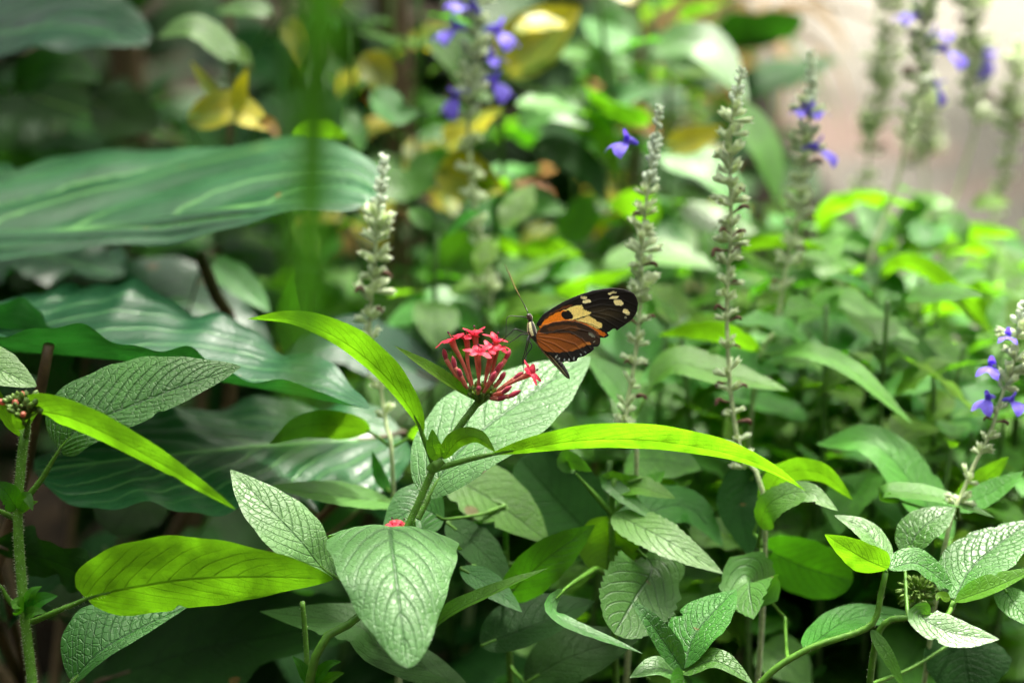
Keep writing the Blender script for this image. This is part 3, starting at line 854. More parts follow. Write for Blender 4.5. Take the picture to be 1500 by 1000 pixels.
orgB = HZ(1040, 640, -2)
BF = thing('butterfly', 'orange, yellow and black longwing butterfly with folded wings on the pink flowers', 'butterfly', orgB)
wing('forewing', FW, FWP, FWV, BLK, lambda x, y: -1.3 - .0030 * (x - 285) + .000004 * (x - 285) ** 2 * (1 + (y - 330) / 400), BF)
wing('hindwing', HW, HWP, HWV, (.36, .095, .008), lambda x, y: -1.75 - .0034 * (x - 285) - .0010 * abs(y - 540) , BF)
sh = lambda pl, dx, dy: [(a + dx, b + dy) for a, b in pl]
wing('forewing', sh(FW, 5, -6), [], FWV, (.02, .013, .007), lambda x, y: 1.3 + .0042 * (x - 285), BF)
wing('hindwing', sh(HW, 2, 4), [], HWV, (.05, .02, .008), lambda x, y: 1.6 + .0035 * (x - 285), BF)
# body: one lathe-like sweep with striped pigment
bp_ = spline([BZ(202, 372, .2), BZ(214, 385, 0), BZ(226, 412, 0), BZ(232, 450, 0), BZ(240, 500, 0), BZ(255, 555, 0), BZ(290, 610, 0), BZ(370, 700, 0), BZ(450, 785, 0), BZ(520, 870, 0), BZ(570, 940, 0), BZ(590, 968, 0)], 90)
sc1 = FOCUS / FPX / 6.25
rad_k = np.array([[0, 4], [.02, 22], [.05, 28], [.085, 24], [.105, 17], [.125, 30], [.18, 40], [.24, 44], [.29, 38], [.33, 26], [.40, 30], [.55, 38], [.75, 38], [.88, 30], [.96, 20], [1, 4]])
ss = np.concatenate(([0], np.cumsum(np.linalg.norm(np.diff(bp_, axis=0), axis=1)))); ss /= ss[-1]
rr_ = np.interp(ss, rad_k[:, 0], rad_k[:, 1]) * sc1
mb = MB()
tt_ = np.array([nrm(q) for q in np.gradient(bp_, axis=0)])
nS = 28
vs, fs, cc = [], [], []
for i in range(90):
    v = nrm(CP - bp_[i]); n0 = nrm(v - tt_[i] * np.dot(v, tt_[i])); s0 = np.cross(tt_[i], n0)
    for j in range(nS):
        w = 2 * math.pi * j / nS
        vs.append(bp_[i] + rr_[i] * (n0 * math.cos(w) + s0 * math.sin(w)) * (1 + .05 * math.sin(i * 1.7) * (ss[i] > .34)))
        c = np.array((.012, .010, .008))
        yl = np.array((.72, .66, .36))
        x_ = math.degrees(w) if w < math.pi else math.degrees(w) - 360   # 0 faces the camera
        if .115 < ss[i] < .29:
            if -8 < x_ < 26 or 62 < x_ < 80 or (-75 < x_ < -55 and int(ss[i] * 90) % 2): c = yl
        elif ss[i] > .36:
            if 8 < x_ < 18 or -36 < x_ < -26 or 50 < x_ < 58: c = np.array((.42, .40, .22))
        elif .03 < ss[i] < .1:
            if 55 < x_ < 80 or -100 < x_ < -75: c = yl * .8
            if -40 < x_ < 40 and .04 < ss[i] < .085: c = np.array((.05, .022, .015))
        cc.append(c)
for i in range(89):
    for j in range(nS):
        j2 = (j + 1) % nS
        fs.append((i * nS + j, i * nS + j2, (i + 1) * nS + j2, (i + 1) * nS + j))
mb.add(vs, fs)
mb.col['pigment'] = np.array(cc)
body_m = plain_mat('scaled_body', (0, 0, 0), .6, .3, var=.3, scale=2500, attr='pigment', sheen=.2)
chit = plain_mat('black_chitin', (.012, .011, .010), .35, .5)
straw = plain_mat('amber_antenna', (.20, .12, .02), .45, .4)
rb = random.Random(4)
for k in range(420):
    i = rb.randint(8, 34)
    w = rb.uniform(0, 6.28); v = nrm(CP - bp_[i]); n0 = nrm(v - tt_[i] * np.dot(v, tt_[i])); s0 = np.cross(tt_[i], n0)
    d = n0 * math.cos(w) + s0 * math.sin(w); q = bp_[i] + d * rr_[i] * .95
    e_ = q + (d * .6 + tt_[i] * rb.uniform(.3, 1.0)) * rb.uniform(.0004, .0009); sd_ = nrm(np.cross(d, tt_[i])) * .00004
    mb.add([q + sd_, q - sd_, e_], [(0, 1, 2)])
    col_ = cc[i * nS + int(w / 6.2832 * nS) % nS] * 1.3 + .01
    cc += [col_] * 3
mb.col['pigment'] = np.array(cc)
mb.build('body', body_m, BF)
e = MB()
for dz in (-.9, .9):
    ec = BZ(212, 390, dz * .75)
    e.lathe(ec, (0, -1 if dz < 0 else 1, .1), [(-.0004, .0004), (0, .0007), (.0003, .0006), (.0006, .0002), (.00065, .00001)], 0, 12)
    x0 = e
    e2 = MB(); e2.v, e2.f, e2.m = e.v, e.f, e.m
    e2.build('eye', plain_mat('dark_eye', (.03, .012, .01), .15, .6), BF)
    e = MB()
for (pts, tips) in (([BZ(206, 360, -.3), BZ(160, 265, -2), BZ(95, 150, -5)], [BZ(95, 150, -5), BZ(50, 50, -20), BZ(-2, -80, -45)]),
                    ([BZ(210, 360, .4), BZ(182, 300, 3), BZ(140, 225, 9)], [BZ(140, 225, 9), BZ(85, 110, 17), BZ(30, -20, 26)])):
    a = MB()
    a.tube(pts, [.00012, .00010], 0, n=6)
    a.tube(tips, [.00009, .00009, .0001, .00015, .0001], 1, n=6)
    a.build('antenna', [chit, straw], BF)
def leg(pts, r0=.00022):
    a = MB(); a.tube(pts, [r0 * 1.3, r0, r0 * .7, r0 * .55], 0, n=6, res=24); a.build('leg', chit, BF)
leg([BZ(222, 430, -.6), BZ(180, 402, -2), BZ(120, 396, -3), BZ(40, 393, -4), BZ(12, 430, -4.5), BZ(8, 520, -5), BZ(4, 585, -5), BZ(-28, 640, -4)], .00017)
leg([BZ(215, 545, -.8), BZ(160, 538, -2.5), BZ(92, 512, -4), BZ(50, 548, -4), BZ(0, 590, -4), BZ(-60, 650, -2)])
leg([BZ(212, 560, .6), BZ(150, 560, 2), BZ(90, 605, 2.5), BZ(10, 650, 2.5), BZ(-80, 690, 2)])
leg([BZ(222, 565, -1), BZ(205, 600, -2), BZ(196, 650, -2.5), BZ(178, 730, -2.5), BZ(160, 800, -2.5), BZ(172, 890, -3)])
leg([BZ(228, 570, -.6), BZ(214, 605, -1.6), BZ(244, 668, -2.2), BZ(210, 725, -2.4), BZ(180, 770, -2.4), BZ(165, 830, -2.5)])
leg([BZ(226, 570, .8), BZ(222, 610, 2), BZ(200, 690, 2.4), BZ(190, 770, 1.5), BZ(200, 860, -1)])

# ------------------------------------------------------------------ philodendron
basePH = ground_below(P(60, 800, 180))
PH = thing('philodendron', 'philodendron with huge glossy dark arrow shaped leaves', 'plant', basePH)
mb = MB(); mb.tube([basePH, basePH + np.array((.01, .01, .12)), basePH + np.array((-.01, .02, .25))], [.012, .011, .008], n=10); mb.build('stem', M['stem_brown'], PH)
crown = basePH + np.array((-.01, .02, .24))
leaf(PH, [(-420, 360, 185), (-100, 350, 165), (165, 334, 150), (330, 308, 138), (450, 298, 124), (539, 300, 112)], 60, mat='philo', shape='broad', up=(114, 78), dn=(-34, -24), wave=.0022, wfreq=3.2, fold=.03, quilt=.0045, qn=4, slope=.6, nu=110, nv=44, join=crown, pr=.003, pmat='stem_brown', label='huge glossy leaf lying flat, tip to the right')
# curved leaf whose near rim turns up and shows its underside
leaf(PH, [(-140, 470, 85), (-20, 510, 77), (90, 520, 71), (200, 532, 67), (330, 560, 62), (450, 582, 52), (541, 600, 42)], 60, mat='philo', shape='blunt', up=(118, 62), dn=(34, -42), quilt=.0010, qn=6, slope=.6, wave=.0030, wfreq=4.5, fold=-.0, nu=110, nv=40,
     u0=.02, label='glossy leaf with a wavy raised rim and bright green underside')
leaf(PH, [(590, 640, 135), (420, 650, 120), (290, 662, 100), (160, 676, 85), (50, 690, 75)], 60, mat='philo', shape='broad', up=(66, 42), dn=(-92, -58), wave=.003, wfreq=4, fold=.03, quilt=.0020, qn=6, slope=.6, nu=110, nv=44, join=crown, pr=.003, pmat='stem_brown', label='wide glossy leaf low behind the yellow green leaves')
leaf(PH, [(-260, 90, 330), (-60, 62, 300), (90, 40, 280), (216, 66, 262)], (70, 46), 58, 'philo', 'ellip', quilt=.003, qn=5, slope=.6, wave=.003, wfreq=3, nu=60, nv=24, join=crown, pr=.003, pmat='stem_brown')
leaf(PH, [(-90, 385, 260), (40, 372, 260), (180, 405, 245)], 45, 60, 'philo', 'ellip', wave=.004, nu=40, nv=16, join=crown, pr=.0026, pmat='stem_brown')
leaf(PH, [(130, 480, 245), (260, 440, 240), (405, 520, 220)], 58, 40, 'philo', 'ovate', wave=.003, nu=40, nv=16, join=crown, pr=.0026, pmat='stem_brown')
leaf(PH, [(-40, 460, 90), (50, 510, 95), (130, 610, 90)], 42, -45, 'philo', 'ovate', wave=.003, nu=40, nv=16)
leaf(PH, [(-10, 800, 60), (80, 822, 45), (190, 880, 40)], (26, 30), -50, 'dark', 'ovate', wave=.003, nu=40, nv=16, join=crown, pr=.0022, pmat='stem_brown')
leaf(PH, [(140, 1000, 110), (300, 950, 100), (560, 905, 80)], 75, 55, 'dark', 'ovate', wave=.003, nu=40, nv=16, join=crown, pr=.0024, pmat='stem_brown')
leaf(PH, [(300, 375, 210), (350, 412, 205), (398, 458, 195)], 22, 20, 'pale', 'lance', join=crown, pmat='stem_brown')
leaf(PH, [(440, 540, 190), (424, 460, 185), (432, 405, 180)], 22, 30, 'mature', 'lance', join=crown)
leaf(PH, [(640, 560, 190), (560, 520, 190), (500, 500, 190), (400, 540, 180)], 40, 30, 'philo', 'ovate', join=crown, pmat='stem_brown')
leaf(PH, [(590, 690, 150), (500, 660, 145), (420, 690, 140)], 45, 40, 'philo', 'ovate', wave=.003, join=crown, pmat='stem_brown')
mb = MB(); mb.tube([P(72, 505, 35), P(58, 580, 45), P(40, 680, 70), P(8, 790, 90), P(-10, 900, 110), crown], [.0022, .0024, .0026, .0026], n=9); mb.build('petiole', M['stem_brown'], PH)
mb = MB(); mb.tube([P(292, 372, 165), P(315, 430, 175), P(340, 500, 190), P(300, 700, 210), crown], [.0028, .0034, .0034, .003], n=9); mb.build('petiole', M['stem_brown'], PH)

# ------------------------------------------------------------------ strap leaf hanging close to the lens
bs = np.array((-.26, .34, 0.0))
ST = thing('strap_leaved_plant', 'soft blurred green strap leaf hanging close to the lens', 'plant', bs)
topS = P(470, -220, -335)
mb = MB(); mb.tube([bs, bs + np.array((.0, .0, .45)), bs + np.array((.03, -.01, .72))], [.008, .006, .004], n=9); mb.build('stem', M['stem'], ST)
leaf(ST, [(-900, -700, -390), (-200, -560, -405), (300, -420, -412), (455, -120, -412), (458, 150, -408), (452, 330, -403), (444, 500, -396), (432, 690, -388)], 50, 12, 'strap', 'strap', nu=80, nv=10, fold=.12, join=bs + np.array((.03, -.01, .70)), pr=.003)

# ------------------------------------------------------------------ salvias
def whorl_mesh(kind, seed):
    r = random.Random(seed)
    mb_ = MB()
    nC = {'bud': 7, 'calyx': 6, 'sparse': 4}[kind]
    for k in range(nC):
        w = 2 * math.pi * (k + r.uniform(-.3, .3)) / nC
        if kind == 'bud':
            el, L, R_ = r.uniform(.5, 1.0), r.uniform(.0032, .0042), r.uniform(.0010, .0013)
        else:
            el, L, R_ = r.uniform(.15, .95), r.uniform(.0042, .0062), r.uniform(.0011, .0015)
        d = np.array((math.cos(w) * math.cos(el), math.sin(w) * math.cos(el), math.sin(el)))
        b = np.array((math.cos(w) * .0006, math.sin(w) * .0006, r.uniform(-.0018, .0018)))
        if kind == 'bud':
            mb_.lathe(b, d, [(0, .0004), (L * .25, R_ * .8), (L * .55, R_ * 1.05), (L * .85, R_ * .7), (L * 1.0, R_ * .15), (L * 1.02, .00001)], 0, 8)
        else:
            o = mb_.lathe(b, d, [(0, .0004), (L * .15, R_ * .55), (L * .4, R_ * .85), (L * .7, R_ * 1.05), (L * .95, R_ * 1.2), (L * .7, R_ * .8), (L * .4, R_ * .5)], 0, 9, squash=.85)
            # pointed lips
            for kk in range(9):
                if kk % 3 == 0:
                    i = o + 4 * 9 + kk
                    q = np.array(mb_.v[i]) + d * L * .28
                    mb_.v[i] = tuple(q)
    ob = mb_.build('calyx', M['calyx_bud'] if kind == 'bud' else M['calyx'])
    me = ob.data; bpy.data.objects.remove(ob)
    return me
WH = {k: [whorl_mesh(k, 10 * i + len(k)) for i in range(5)] for k in ('bud', 'calyx', 'sparse')}

def husk_mesh(seed):
    r = random.Random(seed); mb_ = MB()
    mb_.tube([(0, 0, 0), (.004, .0005, .001), (.0062, -.0006, .0018), (.0085, .0006, .0008)], [.0003, .0006, .0011, .0004], n=7)
    mb_.lathe((.007, 0, .001), (.6, .3, -.6), [(0, .0004), (.0010, .0011), (.002, .0007), (.0026, .0001)], 0, 6, squash=.6)
    ob = mb_.build('withered_flower', M['husk']); me = ob.data; bpy.data.objects.remove(ob); return me
HUSK = husk_mesh(1)

def blossom_mesh(seed):
    """two-lipped sage flower facing +X"""
    r = random.Random(seed); mb_ = MB()
    mb_.tube([(0, 0, 0), (.003, 0, .0006), (.0058, 0, .0004)], [.0008, .0012, .0018], n=10, cap=False)
    nu, nv = 12, 14
    vs, fs = [], []
    for i in range(nu + 1):                       # broad lower lip, two lobes, drooping
        u = i / nu
        for j in range(nv + 1):
            v = -1 + 2 * j / nv
            wdt = .0018 + .0036 * math.sin(min(1, u * 1.15) * math.pi * .55)
            notch = 1 - .15 * math.exp(-(v / .22) ** 2) * u ** 2 - .30 * abs(v) ** 2.5 * u
            x = .0052 + .0072 * u * notch
            z = -.0008 - .0035 * u * u + .0006 * math.cos(v * 5.5) * u - .0030 * abs(v) ** 2 * u
            vs.append((x, v * wdt, z))
    for i in range(nu):
        for j in range(nv):
            a = i * (nv + 1) + j; fs.append((a, a + nv + 1, a + nv + 2, a + 1))
    mb_.add(vs, fs)
    vs, fs = [], []
    for i in range(9):                            # hooded upper lip
        u = i / 8
        cx, cz = .0050 + .0030 * math.sin(u * 1.4), .0008 + .0036 * u
        wd = .0017 * (1 - .75 * u ** 2) + .0001
        for j in range(7):
            w = math.pi * (j / 6) 
            vs.append((cx - wd * .8 * math.sin(w), wd * math.cos(w) * 1.1, cz))
    for i in range(8):
        for j in range(6):
            a = i * 7 + j; fs.append((a, a + 1, a + 8, a + 7))
    mb_.add(vs, fs)
    ob = mb_.build('flower', M['violet']); me = ob.data; bpy.data.objects.remove(ob); return me
BLOS = [blossom_mesh(1), blossom_mesh(2)]

def salvia(label, pts, end=.8, scale=1.0, flowers=(), husks=5, gap=1.0, leaves=(), start_calyx=.22, sparse=.62, stem_r=.0011, seed=0, pair_nodes=()):
    """pts from the tip of the spike down; end = fraction of the seen stem that bears whorls"""
    r = random.Random(seed)
    w3 = [P(*p) for p in pts]
    w3 = [p + RIGHT * r.uniform(-.0028, .0028) * (0 < k_) for k_, p in enumerate(w3)]
    base = ground_below(w3[-1], .03)
    root = thing('salvia_plant', label, 'plant', base, 'salvias with tall flower spikes')
    o0 = np.array(root['_o'])
    seen = spline(w3, 120)
    mb_ = MB()
    full = w3 + [w3[-1] * .5 + base * .5, base]
    mb_.tube(full, [stem_r * .55, stem_r * .8, stem_r, stem_r * 1.3, stem_r * 1.8, stem_r * 2], n=8, res=70)
    mb_.hairs(spline(full, 70)[:40], stem_r * .7, 250, .0006)
    mb_.build('stem', [M['stem_grey'] if True else None, M['hair']], root)
    ln = np.concatenate(([0], np.cumsum(np.linalg.norm(np.diff(seen, axis=0), axis=1))))
    tot = ln[-1]
    s = .001
    while s < tot * end:
        f = s / (tot * end)
        i = int(np.searchsorted(ln, s)); i = min(max(i, 1), 118)
        c = seen[i]
        ax = nrm(seen[i - 1] - seen[i + 1])
        if f < start_calyx:
            kind, sz = 'bud', scale * (.55 + .5 * f / start_calyx)
        elif f < sparse:
            kind, sz = 'calyx', scale * r.uniform(.8, 1.25)
        else:
            kind, sz = ('sparse' if r.random() < .7 else 'calyx'), scale * r.uniform(.7, 1.0)
        me = r.choice(WH[kind])
        o = link('calyx_whorl', me, root)
        q = Vector(ax).to_track_quat('Z', 'X') @ Matrix.Rotation(r.uniform(0, 6.28), 3, 'Z').to_quaternion()
        o.rotation_mode = 'QUATERNION'; o.rotation_quaternion = q
        o.location = tuple(c - o0); o.scale = (sz, sz, sz)
        s += gap * scale * r.choice((.75, 1, 1.1, 1.25)) * (.0028 + .0032 * min(1, f / start_calyx * .8)) * (1.0 if f < sparse else 1.35) * r.uniform(.85, 1.2)
    def put(me, name, p, ang, el, sz):
        o = link(name, me, root)
        # ang: direction in the picture plane from the stem, degrees (0 right, 90 up), with a little depth el
        d = RIGHT * math.cos(math.radians(ang)) * math.cos(el) + UP * math.sin(math.radians(ang)) * math.cos(el) - FWD * math.sin(el)
        d = nrm(d)
        z = nrm(np.array((0, 0, 1.0)) - d * d[2]); y = np.cross(z, d)
        m = Matrix(((d[0], y[0], z[0]), (d[1], y[1], z[1]), (d[2], y[2], z[2])))
        o.rotation_mode = 'QUATERNION'; o.rotation_quaternion = m.to_quaternion()
        o.location = tuple(p - o0); o.scale = (sz, sz, sz)
        return o
    for (fx, fy, ang, el, sz) in flowers:
        dist = np.abs(np.array([np.dot(q - CP, UP) / np.dot(q - CP, FWD) for q in seen]) - (500 - fy) / FPX)
        i = int(np.argmin(dist))
        dz = (np.dot(seen[i] - CP, FWD) - FOCUS) * 1000
        # the flower's middle sits at (fx,fy); it grows from a point back along its direction
        off = 7.5 * sz / (FOCUS * 1000 + dz) * FPX
        put(r.choice(BLOS), 'flower', P(fx - math.cos(math.radians(ang)) * off * math.cos(el), fy + math.sin(math.radians(ang)) * off * math.cos(el), dz), ang, el, sz)
    for _ in range(husks):
        i = int(118 * end * r.uniform(.3, .95))
        put(HUSK, 'withered_flower', seen[i], r.choice((r.uniform(-20, 30), 180 + r.uniform(-30, 20))), r.uniform(-.3, .6), scale * r.uniform(.5, .95))
    fullp = spline(full, 200)
    for (lp, w_, ro, mt, kw) in leaves:
        w_ = tuple(q * .8 for q in w_) if isinstance(w_, tuple) else w_ * .8
        leaf(root, lp, w_, ro, mt, join=nearest_on(fullp, P(*lp[0]), -.01), **kw)
    return root

K = dict
salvia('salvia with a grey green seed spike just left of the pink flower head', [(563, 230, 95), (548, 300, 92), (543, 400, 90), (546, 480, 88), (556, 560, 85), (566, 620, 82), (573, 720, 80)], end=.80, scale=1.12, husks=6, seed=1,
       leaves=[([(573, 655, 80), (530, 628, 70), (450, 622, 62), (394, 650, 55)], (24, 30), -35, 'young', K(u0=.25, shape='ovate')), ([(575, 655, 80), (620, 630, 75), (660, 615, 72)], 13, -35, 'young', K(u0=.3)),
               ([(575, 735, 75), (490, 725, 62), (393, 712, 50)], (22, 24), 62, 'fresh', K(serr=.1)), ([(570, 720, 80), (555, 695, 80), (545, 660, 80)], 12, 30, 'mature', K())])
salvia('tall salvia with many violet flowers at the top middle of the picture', [(684, -70, 225), (690, 60, 222), (694, 150, 220), (698, 260, 218), (704, 400, 215), (712, 470, 215)], end=.95, scale=1.3, start_calyx=.05, sparse=.42, seed=2, husks=2, stem_r=.0016,
       flowers=[(660, 42, 175, .5, 1.3), (737, 47, -5, .5, 1.4), (724, 84, 20, .9, 1.0), (732, 122, -10, .5, 1.35), (662, 146, 205, .5, 1.3), (684, 6, 140, .5, 1.3)],
       leaves=[([(705, 480, 215), (640, 452, 215), (560, 480, 215)], (34, 28), 58, 'fresh', K()), ([(715, 480, 215), (760, 450, 215), (840, 440, 205)], 20, 50, 'young', K())])
salvia('salvia spike with a single violet flower right behind the butterfly wing', [(966, 158, 75), (957, 220, 75), (945, 330, 72), (937, 430, 70), (927, 530, 68), (925, 620, 66), (942, 700, 64)], end=.86, scale=1.0, husks=8, seed=3, flowers=[(911, 207, 172, .65, 1.05)],
       leaves=[([(938, 700, 62), (920, 705, 60), (890, 705, 60), (968, 768, 50)], 16, 30, 'fresh', K()), ([(930, 610, 100), (980, 535, 105), (1050, 545, 100), (1155, 572, 92)], (26, 28), 60, 'fresh', K(u0=.2)),
               ([(925, 600, 110), (900, 560, 115), (860, 520, 118)], 26, 45, 'fresh', K())])
salvia('tall salvia spike of open seed cups, bare of flowers, right of the butterfly', [(1087, 100, 68), (1078, 200, 68), (1073, 330, 66), (1072, 440, 64), (1078, 560, 62), (1086, 660, 60), (1112, 790, 58)], end=.84, scale=1.0, gap=1.15, husks=14, start_calyx=.12, sparse=.55, seed=4,
       leaves=[([(1110, 800, 60), (1125, 740, 45), (1180, 720, 38), (1228, 748, 30)], (22, 34), 40, 'fresh', K(serr=.12, u0=.2, nu=40)), ([(1108, 690, 95), (1086, 735, 88), (1098, 815, 84)], 46, 25, 'dark', K()),
               ([(1105, 780, 70), (1140, 700, 62), (1200, 692, 58), (1250, 732, 50)], 22, -42, 'young', K(u0=.2)), ([(1115, 800, 85), (1180, 830, 84), (1250, 850, 80)], 52, -20, 'mature', K(shape='round'))])
salvia('salvia with two violet blooms low on a slightly blurred spike', [(1188, 78, 165), (1182, 150, 165), (1170, 250, 162), (1160, 320, 160), (1148, 390, 158), (1128, 480, 155), (1110, 600, 150)], end=.72, scale=1.15, husks=4, start_calyx=.2, seed=5,
       flowers=[(1205, 216, 5, .2, 1.25), (1192, 162, 30, .9, .9), (1172, 160, 160, .8, .8)],
       leaves=[([(1150, 400, 180), (1085, 365, 195), (1150, 355, 200), (1235, 374, 195)], 13, -50, 'young', K(u0=.2)), ([(1130, 520, 130), (1180, 512, 115), (1250, 542, 105), (1338, 622, 95)], (15, 20), 55, 'fresh', K(u0=.1)),
               ([(1130, 500, 160), (1225, 440, 158), (1285, 470, 152), (1348, 502, 145)], 22, 40, 'fresh', K(u0=.2)), ([(1125, 520, 120), (1068, 492, 120), (1010, 486, 122), (962, 491, 122)], 19, -48, 'young', K(u0=.1))])
salvia('thick out of focus salvia spike against the pale path', [(1312, -60, 420), (1295, 60, 420), (1276, 200, 415), (1270, 290, 410), (1265, 420, 400), (1255, 520, 390)], end=.66, scale=1.7, husks=3, gap=.9, start_calyx=.05, sparse=.7, seed=6,
       leaves=[([(1255, 420, 330), (1210, 320, 310), (1270, 290, 300), (1345, 302, 295)], 17, -40, 'young', K(u0=.2))])
salvia('salvia with violet flowers at the top right, nearest of the blurred spikes', [(1372, -90, 265), (1360, 20, 265), (1345, 120, 262), (1335, 190, 260), (1318, 250, 258), (1298, 320, 255), (1270, 450, 250)], end=.55, scale=1.35, husks=4, gap=.85, start_calyx=.1, seed=7,
       flowers=[(1335, 18, 160, .4, 1.3), (1374, 48, 30, .5, 1.0), (1392, 74, 0, .4, 1.45), (1378, 130, -30, .2, 1.1)],
       leaves=[([(1275, 440, 215), (1310, 388, 205), (1370, 402, 195), (1460, 492, 182)], 17, -40, 'young', K(u0=.15)), ([(1270, 460, 200), (1330, 500, 190), (1425, 600, 180)], 22, 40, 'mature', K())])
salvia('blurred salvia at the far right with one drooping violet flower', [(1412, -80, 380), (1420, 30, 380), (1428, 110, 380), (1427, 180, 378), (1412, 270, 375), (1385, 380, 370)], end=.55, scale=1.6, husks=2, gap=.85, start_calyx=.05, sparse=.9, seed=8,
       flowers=[(1450, 90, -55, .3, 1.5)], leaves=[([(1385, 380, 330), (1420, 340, 325), (1500, 345, 320)], 15, -40, 'young', K()), ([(1385, 390, 320), (1440, 400, 310), (1520, 385, 300)], 18, -40, 'young', K())])
salvia('soft dark salvia spike farthest back over the path', [(1360, 120, 620), (1357, 170, 620), (1354, 220, 620), (1350, 320, 610)], end=.6, scale=2.2, husks=1, gap=.8, start_calyx=.05, sparse=.95, seed=9)
salvia('blurred salvia spike cut by the right edge of the picture', [(1492, 60, 400), (1482, 180, 400), (1472, 240, 400), (1462, 300, 398), (1450, 420, 390)], end=.7, scale=1.4, husks=3, gap=.95, start_calyx=.1, seed=10)
salvia('leaning salvia with violet flowers low at the right edge', [(1502, 440, 55), (1488, 490, 55), (1478, 530, 54), (1468, 580, 53), (1448, 640, 52), (1412, 712, 50), (1380, 860, 48)], end=.72, scale=1.0, husks=4, gap=1.15, start_calyx=.1, sparse=.4, seed=11,
       flowers=[(1472, 490, 120, 1.2, .7), (1446, 534, 170, 1.1, .85), (1440, 584, 190, .8, .85), (1484, 586, 0, .8, .8)],
       leaves=[([(1405, 760, 55), (1290, 722, 60), (1370, 726, 52), (1458, 758, 45)], (14, 16), 66, 'fresh', K(u0=.3)), ([(1400, 745, 65), (1450, 722, 62), (1500, 690, 60)], 22, 40, 'fresh', K()),
               ([(1398, 740, 75), (1430, 710, 75), (1478, 668, 75)], 22, -30, 'young', K()), ([(1392, 790, 80), (1290, 655, 92), (1195, 650, 105)], 40, 50, 'fresh', K())])

# ------------------------------------------------------------------ leafy plants of the bed, placed leaf by leaf
def bed(name, label, node, stem, leaves, group=None, mat='stem', r0=.0016, join=True):
    top = P(*stem[0])
    w3 = [P(*q) for q in stem]
    dr = w3[-1] - w3[-2]; dr = nrm(dr) * min(.12, np.linalg.norm(dr) * 1.5)
    base = ground_below(w3[-1] + dr * 1.5, .01)
    w3 += [w3[-1] + dr * .6 + np.array((0, 0, -.02)), (w3[-1] + dr) * .5 + base * .5, base]
    root = thing(name, label, 'plant', base, group)
    mb_ = MB(); w3 = spline(w3, 90); mb_.tube(w3, [r0 * .7, r0, r0 * 1.3, r0 * 1.6], n=9, res=140); mb_.hairs(w3[:45], r0 * .9, 250, .0006); mb_.build('stem', [M[mat], M['hair']], root)
    path = spline(w3, 160)
    for (lp, w_, ro, mt, kw) in leaves:
        j = nearest_on(path, P(*lp[0]), -.01)
        if not join or np.linalg.norm(j - P(*lp[0])) < .004: j = None
        leaf(root, lp, w_, ro, mt, join=j, **kw)
    return root

BG = 'leafy plants of the flower bed'
bed('bedding_plant', 'leafy plant with a crinkled two leaved shoot at the bottom centre right', None, [(1000, 982, 0), (1002, 1040, 4)],
    [([(1000, 980, 0), (955, 915, -6), (924, 878, -4)], (17, 18), 35, 'quilt', K(quilt=.0003, nu=40, fold=.3)), ([(1002, 978, 0), (1020, 925, 8), (1078, 862, 22)], (38, 36), 45, 'quilt', K(quilt=.0004, nu=60, nv=20)),
     ([(1000, 984, 0), (1050, 968, -6), (1104, 1002, -12)], (15, 14), 50, 'quilt', K(quilt=.0003, nu=40, fold=.2)), ([(996, 986, 0), (960, 978, -6), (922, 992, -10)], 15, 50, 'pale', K(quilt=.0003)), ([(1004, 986, 0), (1000, 1010, -8), (1010, 1050, -14)], 20, 40, 'mature', K())], BG)
bed('bedding_plant', 'branching leafy plant with a bright green forked shoot at the lower right', None, [(1297, 838, 4), (1288, 880, 5), (1272, 918, 6), (1180, 952, 8), (1110, 1005, 10)],
    [([(1300, 833, 4), (1262, 816, -3), (1208, 782, -6)], (22, 24), -35, 'young', K(quilt=.0003, nu=40, fold=.2)), ([(1302, 833, 4), (1345, 826, 8), (1402, 868, 10)], (18, 16), 48, 'quilt', K(quilt=.0003, nu=40, fold=.2)),
     ([(1300, 828, 10), (1270, 778, 22), (1222, 754, 26)], (16, 18), 48, 'pale', K(quilt=.0003, nu=40)), ([(1276, 922, 6), (1300, 960, 2), (1325, 1010, -2)], 10, 30, 'mature', K()),
     ([(1150, 905, 60), (1100, 850, 45), (1104, 906, 25)], 44, 20, 'pale', K(serr=.15, ns=11, nu=44, u0=.3)), ([(1180, 950, 8), (1250, 905, 40), (1350, 900, 50)], 22, 40, 'mature', K())], BG)
bed('bedding_plant', 'leafy plant with crinkled dark leaves and green seed head at the right edge', None, [(1398, 880, 4), (1380, 910, 6), (1340, 905, 8), (1290, 920, 10), (1270, 1030, 20)],
    [([(1398, 876, 4), (1430, 824, 18), (1512, 760, 32)], (40, 44), 38, 'quilt', K(quilt=.00045, nu=60, nv=20)), ([(1400, 880, 2), (1450, 862, -3), (1520, 832, -6)], (16, 12), 45, 'young', K(quilt=.0003, fold=.3)),
     ([(1388, 900, -4), (1350, 902, -10), (1392, 926, -15), (1464, 936, -18)], (22, 24), 40, 'pale', K(quilt=.0003, nu=50, nv=14, u0=.2)), ([(1325, 812, 30), (1352, 772, 32), (1400, 742, 38)], 27, 42, 'quilt', K(quilt=.0004, nu=40)),
     ([(1392, 876, 4), (1376, 872, 0), (1372, 880, -2)], 7, 20, 'young', K()), ([(1410, 930, 60), (1415, 975, 55), (1425, 1030, 50)], 62, 20, 'dark', K(quilt=.0005)), ([(1470, 860, 20), (1490, 890, 10), (1520, 920, 0)], 22, 30, 'mature', K())], BG)
sd = MB()
cs = P(1345, 868, 22)
for k in range(120):
    d = nrm(np.array([rng.gauss(0, 1) for _ in range(3)])); b = cs + d * .006 * rng.uniform(.5, 1)
    sd.lathe(b, d, [(0, .0003), (.0008, .0007), (.002, .0005), (.003, .00003)], 0, 6)
sd.tube([cs, P(1345, 905, 10)], [.001, .001])
so = sd.build('seed_head', M['sepal'], bpy.data.objects['bedding_plant.002'])
